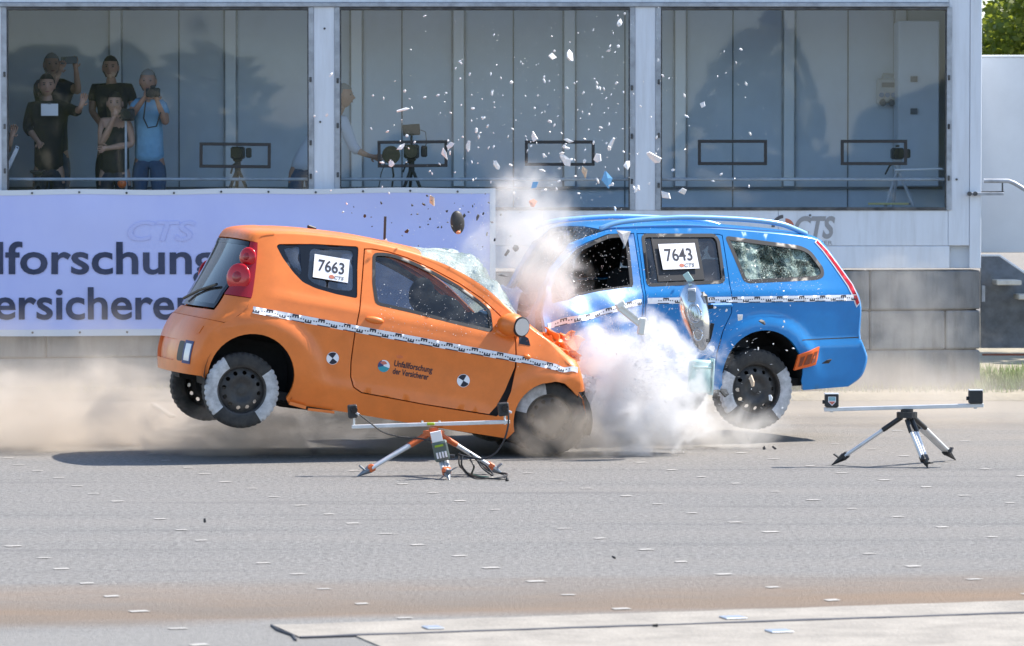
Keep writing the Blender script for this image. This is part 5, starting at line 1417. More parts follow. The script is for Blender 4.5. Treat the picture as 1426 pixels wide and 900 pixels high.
p = pt(96, 84, 39.98); t = gadget('phone', 'grey phone held up high by the man at the back', 'phone', tuple(p)); mpart(t, 'phone_body', 'ink_grey', lambda b: b.box((0, 0, 0), (.165, .012, .075), rot=(0, R(-3), 0), bevel=.006)); mpart(t, 'lens', 'black_gloss', lambda b: b.cyl((-.05, -.006, .015), (-.05, -.009, .015), .008, n=10))
p = pt(69, 153, 39.30); t = gadget('white_card', 'blank white card before the chest of the man in black', 'card', tuple(p)); mpart(t, 'card', 'paper', lambda b: b.box((0, 0, 0), (.17, .006, .12), bevel=.002)); mpart(t, 'clip', 'ink_grey', lambda b: b.box((0, -.004, .062), (.03, .008, .014)))
p = pt(178, 160, 39.05); t = gadget('camera_stand', 'black camera on a thin pole beside the dark-haired woman', 'camera', (p.x, p.y, FZ)); mpart(t, 'camera_body', 'black_plastic', lambda b: b.box((0, 0, p.z - FZ), (.13, .16, .12), bevel=.015)); mpart(t, 'lens', 'black_gloss', lambda b: b.cyl((0, -.07, p.z - FZ), (0, -.15, p.z - FZ), .045, n=16)); mpart(t, 'pole', 'alu_painted', lambda b: b.cyl((-.02, 0, 0), (-.02, 0, p.z - FZ - .05), .012, n=8)); mpart(t, 'collar', 'black_plastic', lambda b: b.cyl((-.02, 0, .38), (-.02, 0, .46), .022, n=10)); mpart(t, 'base', 'black_plastic', lambda b: b.cyl((-.02, 0, 0), (-.02, 0, .03), .14, n=16))
p = pt(52, 232, 39.05); t = gadget('empty_tripod', 'black camera tripod in front of the man in the black shirt', 'tripod', (p.x, p.y, FZ)); room_tripod(t, .62, 0, .3); mpart(t, 'plate', 'black_plastic', lambda b: b.box((0, 0, .64), (.14, .12, .03), bevel=.01))
p = pt(170, 256, 39.0); t = gadget('orange_ball', 'small orange ball on the sill of the left window', 'ball', tuple(p)); mpart(t, 'ball', 'reflector_orange', lambda b: b.ball((0, 0, 0), .045, 16, 10), 180); mpart(t, 'valve', 'black_plastic', lambda b: b.cyl((0, -.043, .01), (0, -.047, .01), .006, n=8))
p = pt(16, 222, 38.95); t = gadget('paper_sheet', 'white sheet of paper held at the left edge of the left window', 'paper', tuple(p)); mpart(t, 'sheet', 'paper', lambda b: b.box((0, 0, 0), (.04, .20, .26), rot=(R(10), R(25), R(10)), bevel=.002)); mpart(t, 'clip', 'ink_grey', lambda b: b.box((.05, -.02, .11), (.03, .05, .02)))
# white strip and yellow bar below the rightmost port
p = pt(1279, 236, 39.0); t = gadget('white_strip', 'thin white strip lying level under the rightmost port', 'strip', tuple(p)); mpart(t, 'tube', 'post_white', lambda b: b.cyl((-.235, 0, -.006), (.235, 0, .006), .010, n=10), 40)
for q in (-.23, .23): mpart(t, 'end_cap', 'alu_painted', lambda b: b.cyl((q, 0, 0), (q * 1.06, 0, 0), .013, n=10), 40)
p = pt(1237, 284, 39.0); t = gadget('yellow_bar', 'pale yellow bar on the sill under the rightmost port', 'bar', tuple(p)); mat('bar_yellow', (.55, .48, .22), .6)
mpart(t, 'bar', 'bar_yellow', lambda b: b.box((0, 0, 0), (.40, .03, .022), bevel=.004)); mpart(t, 'end_cap', 'ink_grey', lambda b: b.box((.21, 0, 0), (.02, .032, .024), bevel=.004))
# socket box on the back wall
p = pt(1239, 128, WY + BY - .09); t = gadget('socket_box', 'grey portable socket box hanging on the back wall at right', 'socket box', tuple(p))
mat('socket_blue', (.10, .20, .36), .5); mat('box_grey', (.42, .44, .46), .5)
mpart(t, 'housing', 'box_grey', lambda b: b.box((0, 0, 0), (.27, .12, .28), bevel=.02)); mpart(t, 'handle', 'box_grey', lambda b: b.tube([(-.08, 0, .13), (-.07, 0, .185), (.07, 0, .185), (.08, 0, .13)], .012, 8))
for i in range(4): mpart(t, 'socket', 'socket_blue', lambda b: b.cyl((-.09 + .06 * i, -.06, -.035), (-.09 + .06 * i, -.075, -.035), .026, n=12))
for i in range(2): mpart(t, 'plug_socket', 'ink_grey', lambda b: b.cyl((-.08 + .09 * i, -.06, -.11), (-.08 + .09 * i, -.10, -.12), .034, n=12))
mpart(t, 'fuse_window', 'ink_grey', lambda b: b.box((.0, -.061, .07), (.18, .008, .05), bevel=.002))

# ------------------------------------------------------------------ sensor tripods on the road
mat('survey_orange', (.62, .13, .03), .5, noise_amt=.2); mat('spike_steel', (.20, .22, .25), .45, metal=.4)
mat('level_green', (.30, .45, .03), .3); mat('box_green', (.10, .13, .12), .5); mat('cable_black', (.015, .015, .017), .5); mat('alu_light', (.72, .73, .75), .35, metal=.35, noise_amt=.2)
def survey_tripod(rt, head, feet, collar, foot_m, base):
    """three legs of twin rails with clamp, shoulder and pointed foot with a tread"""
    for k, f in enumerate(feet):
        f = Vector(f); d = (f - head).normalized(); top = head + d * .05; L = (f - top).length
        side = d.cross(Vector((0, 0, 1))).normalized(); lg = empty('leg'); lg.parent = rt
        a = top; b = top + d * L * .26; c = top + d * L * .80
        mpart(lg, 'shoulder', collar, lambda m: (m.cyl(a + side * .022, b + side * .028, .018, n=8), m.cyl(a - side * .022, b - side * .028, .018, n=8)), 50)
        mpart(lg, 'rail', 'alu_light', lambda m: (m.cyl(b + side * .026, c + side * .020, .014, n=8), m.cyl(b - side * .026, c - side * .020, .014, n=8), m.cyl(b, c + d * .02, .013, n=8)), 50)
        mpart(lg, 'clamp', collar, lambda m: m.box(c, (.06, .05, .05), rot=d.to_track_quat('Z', 'Y').to_matrix(), bevel=.008))
        mpart(lg, 'clamp_screw', collar, lambda m: m.cyl(c + side * .02 + Vector((0, -.02, .0)), c + side * .02 + Vector((0, -.05, .01)), .014, n=10))
        up = (Vector((0, 0, 1)) - d * d.z).normalized()
        mpart(lg, 'spike', foot_m, lambda m: (m.cyl(c + d * .01, f, .030, .003, 8), m.box(c + d * .055 + up * .035, (.035, .05, .012), rot=d.to_track_quat('Z', 'Y').to_matrix() @ Euler((R(20), 0, 0)).to_matrix(), bevel=.003)))
hd = pt(604, 600, 27.65); rt = empty('sensor_tripod', (hd.x, hd.y, 0), label='low orange and silver tripod with a sensor bar and cables before the orange car', cat='tripod', group='sensor tripods on the road')
H0 = Vector((0, 0, hd.z)); lo = Vector((hd.x, hd.y, 0))
feet = [gp(497, 664) - lo, gp(626, 669) - lo, gp(700, 660) - lo]
survey_tripod(rt, H0, feet, 'survey_orange', 'spike_steel', lo)
mpart(rt, 'head_plate', 'survey_orange', lambda m: (m.cyl((0, 0, hd.z - .035), (0, 0, hd.z), .075, n=8), m.cyl((0, 0, hd.z), (0, 0, hd.z + .02), .035, n=12)))
b0, b1 = pt(490, 594.5, 27.65) - lo, pt(710, 587.5, 27.65) - lo
bd_ = (b1 - b0).normalized(); ang = -math.atan2(bd_.z, bd_.x)
mpart(rt, 'bar', 'alu_light', lambda m: m.box((b0 + b1) / 2, ((b1 - b0).length, .045, .026), rot=(0, ang, 0), bevel=.003))
mpart(rt, 'spirit_level', 'level_green', lambda m: m.box((b0 + b1) / 2 + Vector((.0, -.03, .004)), (.055, .02, .02), bevel=.005))
for q in (-.06, .06): mpart(rt, 'bar_screw', 'aluminium', lambda m: m.cyl((b0 + b1) / 2 + Vector((q, -.0, .0)), (b0 + b1) / 2 + Vector((q, 0, .025)), .008, n=8))
for (px, py, w_, h_) in ((491, 573, .065, .095), (701, 570, .075, .095)):
    c = pt(px, py, 27.65) - lo; sn = empty('sensor', c); sn.parent = rt
    mpart(sn, 'sensor_case', 'black_plastic', lambda m: m.box((0, 0, 0), (w_, .06, h_), rot=(0, R(-5), R(8)), bevel=.008))
    mpart(sn, 'sensor_lens', 'black_gloss', lambda m: m.cyl((.015, -.03, .01), (.015, -.045, .01), .022, n=14))
    mpart(sn, 'sensor_post', 'aluminium', lambda m: m.cyl((.01, 0, -h_ / 2), (.01, 0, -h_ / 2 - .06), .008, n=8))
    mpart(sn, 'plug', 'alu_light', lambda m: m.cyl((w_ * .4, -.03, -.01), (w_ * .75, -.05, -.02), .008, n=8))
def wpt(px, py, Y=27.5): return pt(px, py, Y) - lo
def smooth_pts(ps, per=8):
    ps = [tuple(p) for p in ps]; return [Vector(p) for p in catmull(ps, per)]
mpart(rt, 'cable', 'cable_black', lambda m: m.tube(smooth_pts([wpt(500, 577), wpt(513, 587), wpt(532, 601), wpt(555, 608), wpt(585, 611), wpt(612, 617, 27.35)]), .006, 6))
mpart(rt, 'cable', 'cable_black', lambda m: m.tube(smooth_pts([wpt(707, 568), wpt(708, 590), wpt(702, 613), wpt(690, 631), wpt(674, 639), wpt(655, 637), wpt(638, 633)]), .007, 6))
gl = lambda px, py: gp(px, py, .012) - lo
mpart(rt, 'cable', 'cable_black', lambda m: m.tube(smooth_pts([wpt(640, 630, 27.35), gl(640, 648), gl(655, 661), gl(672, 666), gl(700, 664), gl(705, 660), gl(680, 655), wpt(655, 632, 27.6)]), .007, 6))
mpart(rt, 'cable', 'cable_black', lambda m: m.tube(smooth_pts([wpt(644, 634, 27.4), wpt(643, 648, 27.4), gl(652, 660), gl(664, 664), gl(690, 667), gl(703, 667)]), .007, 6))
mpart(rt, 'cable', 'cable_black', lambda m: m.tube(smooth_pts([wpt(655, 640, 27.5), wpt(660, 650, 27.45), gl(657, 660), gl(662, 664), gl(672, 665)]), .007, 6))
mpart(rt, 'cable', 'cable_black', lambda m: m.tube(smooth_pts([wpt(665, 642, 27.6), wpt(672, 652, 27.6), gl(684, 661), gl(686, 660), wpt(678, 650, 27.7), wpt(668, 643, 27.7)]), .007, 6))
mat('cable_green', (.02, .16, .10), .5)
mpart(rt, 'cable', 'cable_green', lambda m: m.tube(smooth_pts([gl(656, 660), gl(665, 663), gl(680, 665)]), .006, 6))
# receiver box strapped to the front leg
c = pt(614, 628, 27.30) - lo; bx = empty('receiver_box', c, (R(18), R(-12), 0)); bx.parent = rt
mpart(bx, 'case', 'box_green', lambda m: m.box((0, 0, 0), (.105, .05, .145), bevel=.01)); mpart(bx, 'display', 'level_green', lambda m: m.box((-.005, -.027, .05), (.06, .004, .014)))
for i in range(4): mpart(bx, 'key', 'white_sticker', lambda m: m.box((-.03 + .02 * i, -.028, -.02), (.013, .006, .045), bevel=.001))
mpart(bx, 'card', 'paper', lambda m: m.box((-.008, -.01, .115), (.075, .01, .075), bevel=.001)); mpart(bx, 'connector', 'black_plastic', lambda m: m.cyl((.05, 0, -.05), (.085, -.005, -.06), .014, n=10))

hd = pt(1263, 576, 28.55); rt = empty('sensor_tripod', (hd.x, hd.y, 0), label='low silver tripod with a level bar and two black boxes at right', cat='tripod', group='sensor tripods on the road')
lo = Vector((hd.x, hd.y, 0)); H0 = Vector((0, 0, hd.z))
survey_tripod(rt, H0, [gp(1158, 648) - lo, gp(1292, 652) - lo, gp(1331, 641) - lo], 'black_plastic', 'black_plastic', lo)
mpart(rt, 'head_plate', 'black_plastic', lambda m: (m.cyl((0, 0, hd.z - .03), (0, 0, hd.z + .01), .075, n=16), m.cyl((0, 0, hd.z + .01), (0, 0, hd.z + .035), .045, n=14)))
b0, b1 = pt(1147.5, 570.5, 28.55) - lo, pt(1369.5, 564.5, 28.55) - lo; bd_ = (b1 - b0).normalized(); ang = -math.atan2(bd_.z, bd_.x)
mpart(rt, 'bar', 'alu_light', lambda m: m.box((b0 + b1) / 2, ((b1 - b0).length, .05, .028), rot=(0, ang, 0), bevel=.003))
for k, (px, py) in enumerate(((1158, 558), (1358.5, 553))):
    c = pt(px, py, 28.55) - lo; sn = empty('light_barrier', c); sn.parent = rt
    mpart(sn, 'case', 'black_plastic', lambda m: m.box((0, 0, 0), (.098, .09, .092), bevel=.006)); mpart(sn, 'lid', 'alu_light', lambda m: m.box((0, .005, .050), (.102, .095, .008), bevel=.002))
    mpart(sn, 'fixing_bolt', 'aluminium', lambda m: m.cyl((0, 0, -.085), (0, 0, -.045), .014, n=10)); mpart(sn, 'connector', 'black_plastic', lambda m: m.cyl((-.05, 0, -.01), (-.066, 0, -.01), .014, n=10))
    if k == 0:
        sh = [(-.028, .03), (.028, .03), (.028, -.008), (0, -.036), (-.028, -.008)]
        flat('crest', sh, -.0462, 'white_sticker', sn); flat('crest_field', [(x * .82, z * .82 + .001) for x, z in sh[:2]] + [(.023, .002), (-.023, .002)], -.0468, 'mark_teal', sn); flat('crest_field', [(-.023, -.004), (.023, -.004), (.023, -.008), (0, -.029), (-.023, -.008)], -.0468, 'mark_red', sn)
        flat('crest_line', [(-.020, .016), (.020, .016), (.020, .012), (-.020, .012)], -.0474, 'white_sticker', sn)

# ------------------------------------------------------------------ things torn loose and flying
mat('shard_white', (.80, .79, .78), .35, noise_amt=.15); mat('shard_dark', (.035, .033, .033), .5, noise_amt=.4); mat('shard_blue', (.14, .38, .66), .35); mat('shard_orange', (.70, .22, .10), .4)
mat('shard_tan', (.55, .42, .30), .5)
rs_ = random.Random(21)
def shard(loc, w, h, m, seed, rot=None, n=6, thick=.05, name='fragment'):
    r = random.Random(seed); pts = []
    for i in range(n):
        a = 2 * math.pi * i / n + r.uniform(-.35, .35); q = r.uniform(.55, 1.0)
        pts.append((math.cos(a) * q * w / 2, math.sin(a) * q * h / 2))
    mb = MB(); t = max(w, h) * thick; cv = r.uniform(-.35, .35)
    f = lambda x, z: cv * (x * x) / max(w, .01) + r.uniform(-.05, .05) * w
    top = [(x, f(x, z) - t, z) for x, z in pts]; bot = [(x * 1.02, y + 2 * t, z * 1.02) for (x, y, z) in top]
    c0 = len(top); vs = top + bot + [(0, -t * 1.8, 0), (0, t, 0)]; k = len(pts)
    fs = [(i, (i + 1) % k, 2 * k) for i in range(k)] + [(k + (i + 1) % k, k + i, 2 * k + 1) for i in range(k)] + [(i, k + i, k + (i + 1) % k, (i + 1) % k) for i in range(k)]
    mb.add(vs, fs); o = mb.build(name, m); o.location = loc
    o.rotation_euler = rot if rot else (r.uniform(-.7, .7), r.uniform(-3, 3), r.uniform(-.7, .7))
    return o
BIG = [  # px, py, depth, w, h (m), material, label
    (845, 248, 30.4, .13, .11, 'shard_blue', 'light blue torn paint shard flying in front of the middle window'),
    (852, 198, 30.4, .11, .06, 'shard_white', 'white wedge of plastic flying at the right edge of the middle window'),
    (652, 204, 30.3, .12, .035, 'shard_white', 'long white sliver flying beside the middle camera port'),
    (627, 203, 30.5, .06, .05, 'shard_white', 'white flake flying at the right end of the port with the monitor'),
    (691, 230, 30.3, .08, .04, 'shard_white', 'curled white flake flying just above the banner corner'),
    (787, 222, 30.6, .11, .06, 'shard_white', 'white triangular flake at the lower edge of the second middle port'),
    (833, 221, 30.6, .07, .08, 'shard_white', 'pale glass chip just right of the second middle port'),
    (815, 240, 30.5, .05, .10, 'shard_tan', 'tan and white splinter flying above the pale dust column'),
    (873, 230, 30.2, .06, .07, 'shard_white', 'bright white chip flying beside the column between the right windows'),
    (794, 77, 30.5, .08, .09, 'shard_white', 'clear glass chip high in the middle window'),
    (770, 79, 30.5, .07, .05, 'shard_white', 'white curled chip high in the middle window beside a clear one'),
    (863, 32, 30.5, .07, .04, 'shard_white', 'white chip at the top right corner of the middle window'),
    (909, 218, 30.4, .14, .06, 'shard_white', 'white strip flying across the column between the right windows'),
    (926, 272, 30.2, .06, .12, 'shard_white', 'tall white shard at the lower left of the rightmost window'),
    (951, 267, 30.2, .06, .05, 'shard_white', 'small hollow white chip low in the rightmost window'),
    (978, 146, 30.6, .05, .05, 'shard_white', 'white chip in the upper left of the rightmost window'),
    (561, 153, 30.6, .11, .018, 'shard_white', 'thin white stick flying above the monitor in the middle window'),
    (558, 205, 30.4, .07, .04, 'shard_white', 'white flake flying before the film camera'),
    (546, 228, 30.4, .05, .05, 'shard_white', 'white flake flying below the round black lamp'),
    (619, 214, 30.5, .04, .09, 'shard_white', 'upright white splinter at the right side of the monitor port'),
    (791, 196, 30.6, .04, .09, 'shard_white', 'upright white splinter at the top edge of the second middle port'),
    (744, 191, 30.6, .07, .06, 'shard_white', 'white chip at the top left of the second middle port'),
    (602, 279, 30.2, .09, .05, 'shard_tan', 'yellowish splinter flying in front of the banner'),
    (887, 263, 30.2, .08, .03, 'shard_white', 'white sliver low on the column between the right windows'),
    (700, 384, 29.9, .08, .02, 'shard_dark', 'dark blue strip flying over the orange windscreen'),
    (706, 352, 30.0, .06, .03, 'shard_dark', 'dark crumb of plastic flying in the pale dust column'),
    (718, 346, 30.0, .05, .07, 'shard_dark', 'ragged dark scrap beside the pale dust column'),
    (665, 303, 30.0, .06, .02, 'shard_dark', 'flat dark scrap flying right of the black mirror cover'),
    (508, 301, 30.2, .04, .02, 'shard_dark', 'dark scrap flying in front of the banner over the orange roof'),
    (567, 322, 30.2, .05, .035, 'shard_dark', 'dark round scrap flying below the yellowish splinter'),
    (1152, 504, 30.6, .08, .03, 'shard_dark', 'black torn clip in front of the blue rear bumper'),
    (1008, 546, 30.1, .10, .06, 'shard_dark', 'black broken bracket at the left rim of the blue rear wheel'),
    (1048, 531, 30.0, .10, .028, 'shard_tan', 'tan plastic stick in front of the blue rear wheel hub'),
    (1073, 555, 30.0, .03, .07, 'shard_white', 'pale chip at the lower right of the blue rear wheel hub'),
    (1062, 449, 30.4, .06, .04, 'shard_dark', 'dark triangular scrap flying above the blue rear wheel arch'),
    (1030, 442, 30.3, .05, .05, 'shard_white', 'white chip in front of the blue rear door edge'),
    (991, 485, 30.1, .06, .04, 'shard_white', 'white chip just right of the flying headlamp'),
    (742, 283, 30.2, .08, .07, 'shard_orange', 'reddish scrap inside the puff of dust over the blue bonnet'),
    (745, 258, 30.2, .05, .07, 'shard_blue', 'small blue scrap at the top of the dust column')]
for i, (px, py, Y, w_, h_, m_, lb) in enumerate(BIG):
    tag(shard(pt(px, py, Y), w_ * 1.3, h_ * 1.3, m_, i + 50, n=rs_.choice((4, 5, 6))), lb, 'fragment', 'fragments flying from the crash')
# black mirror cover, rod, headlamp, bracket, glass block
p = pt(637, 310, 30.1); t = empty('mirror_cover', p, (0, R(-6), R(25)), label='black oval mirror cover flying in front of the banner', cat='mirror cover')
mpart(t, 'shell', 'shard_dark', lambda m: m.ball((0, 0, 0), (.058, .03, .090), 24, 14), 180); mpart(t, 'reflector', 'shard_orange', lambda m: m.ball((-.01, -.02, -.075), (.02, .016, .014), 10, 6), 180)
p = pt(536, 318, 30.3); t = empty('black_rod', p, (0, R(2), 0), label='thin black rod standing upright over the orange roof', cat='rod'); mpart(t, 'rod', 'shard_dark', lambda m: m.cyl((0, 0, -.09), (0, 0, .09), .010, n=8)); mpart(t, 'tip', 'shard_white', lambda m: m.cyl((-.02, 0, -.10), (.02, 0, -.09), .012, n=8))
p = pt(968, 442, 29.45); t = empty('headlamp', p, (R(0), R(-8), R(-4)), label='torn-off headlamp with clear lens flying in front of the blue rear door', cat='headlamp')
def lamp_shape(b, k, y0, n=26):
    ol = catmull([(x_ * 1.12, z_) for x_, z_ in [(-.015, .275), (.03, .255), (.075, .16), (.095, .03), (.085, -.12), (.055, -.24), (.02, -.275), (-.02, -.24), (-.06, -.12), (-.095, .04), (-.085, .18), (-.045, .255), (-.015, .275)]], 4)[:-1]
    vs = []; rings = 7
    for r_ in range(rings):
        f = 1 - r_ / (rings - 1)
        for (x, z) in ol: vs.append((x * f * k, y0 - .065 * (1 - f ** 2.2) * k, z * f * k))
    K = len(ol); fs = [(r_ * K + i, r_ * K + (i + 1) % K, (r_ + 1) * K + (i + 1) % K, (r_ + 1) * K + i) for r_ in range(rings - 1) for i in range(K)]
    b.add(vs, fs)
mpart(t, 'lens', 'headlamp_glass', lambda b: lamp_shape(b, 1, -.01), 180)
mpart(t, 'reflector', 'chrome', lambda b: lamp_shape(b, .93, .035), 180)
mpart(t, 'housing', 'black_plastic', lambda b: (b.box((.05, .07, -.02), (.10, .10, .40), rot=(0, R(4), 0), bevel=.03), b.box((.11, .06, .06), (.07, .02, .03)), b.box((.10, .06, -.12), (.03, .03, .12), rot=(0, R(20), 0))))
mpart(t, 'bulb_ring', 'chrome', lambda b: b.tube([(.05 * math.cos(R(a)), -.06, .03 + .07 * math.sin(R(a))) for a in range(0, 361, 20)], .007, 6), 180)
mpart(t, 'bulb_ring', 'chrome', lambda b: b.tube([(.005 + .032 * math.cos(R(a)), -.055, -.13 + .045 * math.sin(R(a))) for a in range(0, 361, 20)], .006, 6), 180)
mpart(t, 'inner_panel', 'white_lens', lambda b: (b.box((.0, -.035, .17), (.06, .01, .10), rot=(0, R(8), 0), bevel=.004), b.box((.02, -.035, -.05), (.07, .01, .05), bevel=.004)), 40)
mpart(t, 'tab', 'green_glass', lambda b: b.box((-.01, 0, .30), (.05, .012, .08), rot=(0, R(-25), 0), bevel=.004))
p = pt(877, 440, 29.5); t = empty('white_bracket', p, (0, R(38), R(12)), label='white plastic bracket flying in front of the blue front door', cat='bracket'); mat('bracket_white', (.78, .76, .70), .45)
mpart(t, 'arm', 'bracket_white', lambda b: (b.box((0, 0, 0), (.22, .03, .05), bevel=.008), b.box((-.02, -.02, .02), (.16, .012, .012)))); mpart(t, 'flange', 'bracket_white', lambda b: (b.box((.12, .0, -.005), (.05, .06, .13), rot=(0, R(-30), 0), bevel=.008))); mpart(t, 'clip', 'bracket_white', lambda b: b.box((-.11, 0, .02), (.04, .05, .07), rot=(0, R(20), 0), bevel=.006))
p = pt(975, 524, 30.1); t = empty('washer_tank', p, (0, R(3), R(10)), label='pale green plastic tank breaking out of the white dust', cat='tank')
mpart(t, 'tank_shell', 'green_glass', lambda b: b.box((0, 0, 0), (.17, .12, .25), bevel=.02), 50); mpart(t, 'rib', 'green_glass', lambda b: b.box((0, -.062, .07), (.15, .02, .02), bevel=.006), 50)
mpart(t, 'flange', 'green_glass', lambda b: b.box((.088, 0, 0), (.012, .14, .28), bevel=.004), 40)
# the many small white chips and dark crumbs
base_w = [shard((0, 0, -50), 1, rs_.uniform(.35, .9), 'shard_white', 900 + i, (0, 0, 0), n=rs_.choice((4, 5, 6)), thick=.1).data for i in range(6)]
base_d = [shard((0, 0, -50), 1, rs_.uniform(.3, .8), 'shard_dark', 950 + i, (0, 0, 0), n=5, thick=.12).data for i in range(4)]
for o in [o for o in bpy.data.objects if o.name.startswith('fragment') and 'label' not in o]: bpy.data.objects.remove(o)
def chip(px, py, Y, s, data, label, group):
    o = link('fragment', data); o.location = pt(px, py, Y); o.scale = (s, s, s); o.rotation_euler = (rs_.uniform(-1, 1), rs_.uniform(-3, 3), rs_.uniform(-1, 1)); tag(o, label, 'fragment', group)
for i in range(235):
    t_ = rs_.random()
    px = rs_.gauss(765, 105) if t_ < .8 else rs_.uniform(430, 1060); py = rs_.triangular(8, 305, 200)
    if t_ > .8: py = rs_.uniform(100, 300)
    chip(px, py, rs_.uniform(29.6, 31.4), rs_.triangular(.012, .06, .018), rs_.choice(base_w), 'small white chip of glass or paint flying in front of the windows', 'small white chips flying before the windows')
for i in range(45):
    chip(rs_.gauss(610, 65), rs_.triangular(262, 350, 290), rs_.uniform(29.6, 31), rs_.triangular(.010, .05, .02), rs_.choice(base_d), 'tiny dark crumb flying in front of the banner', 'tiny dark crumbs flying before the banner')
for i in range(28):
    chip(rs_.uniform(935, 1110), rs_.uniform(395, 585), rs_.uniform(29.7, 30.3), rs_.triangular(.010, .04, .018), rs_.choice(base_w), 'small white chip flying in front of the blue doors', 'small white chips flying before the blue car')
for i, (px, py) in enumerate(((1064, 624), (1078, 624), (1042, 612), (285, 725), (706, 668), (855, 776), (914, 871))):
    g_ = gp(px, py, .012); o = link('fragment', base_d[i % 4]); o.location = g_; s = rs_.uniform(.03, .06); o.scale = (s, s, s); o.rotation_euler = (1.4, rs_.uniform(0, 3), rs_.uniform(0, 3)); tag(o, 'dark crumb of plastic lying on the asphalt', 'fragment', 'dark crumbs lying on the asphalt')
# glass dust: far too many to count
gd = MB(); rg3 = random.Random(77)
def sparkle(n, fx, fy, fY, s0, s1):
    for i in range(n):
        p = pt(fx(), fy(), fY()); s = rg3.uniform(s0, s1); u = Vector((rg3.gauss(0, 1), rg3.gauss(0, 1), rg3.gauss(0, 1))).normalized() * s; v = Vector((rg3.gauss(0, 1), rg3.gauss(0, 1), rg3.gauss(0, 1))).normalized() * s; w_ = u.cross(v).normalized() * s * .5
        gd.add([p - u, p + u * .6 + v, p + v * -.8, p + w_], [(0, 1, 2), (0, 3, 1), (1, 3, 2), (2, 3, 0)])
G, U = rg3.gauss, rg3.uniform
sparkle(700, lambda: G(700, 60), lambda: G(375, 50), lambda: U(29.6, 30.8), .002, .006)
sparkle(260, lambda: U(525, 695), lambda: U(395, 470), lambda: U(28.9, 29.2), .002, .006)
sparkle(500, lambda: G(800, 60), lambda: G(370, 45), lambda: U(29.8, 30.6), .002, .007)
sparkle(900, lambda: G(755, 130), lambda: U(20, 330), lambda: U(29.6, 31), .002, .005)
sparkle(420, lambda: G(850, 70), lambda: G(445, 30), lambda: U(29.3, 30.0), .002, .007)
for i in range(1500):     # powder jets thrown outwards from the impact
    a = rg3.gauss(-.15, .75); q = abs(rg3.gauss(0, 1)) * 62 + 28
    p = pt(852 + math.cos(a) * q * 1.15, 520 + math.sin(a) * q * .9, U(29.3, 30.1)); d = Vector((math.cos(a), rg3.gauss(0, .3), -math.sin(a))).normalized()
    L_ = rg3.uniform(.004, .018); v = Vector((rg3.gauss(0, 1), rg3.gauss(0, 1), rg3.gauss(0, 1))).normalized() * rg3.uniform(.001, .003); w_ = d.cross(v)
    gd.add([p - d * L_, p + v, p + d * L_, p - v, p + w_], [(0, 1, 4), (1, 2, 4), (2, 3, 4), (3, 0, 4)])
sparkle(220, lambda: U(1000, 1145), lambda: G(396, 8), lambda: U(30.7, 31.1), .002, .006)
tag(gd.build('glass_dust', 'shard_white'), 'fine glittering glass dust in the air round the crash', 'glass dust', kind='stuff')

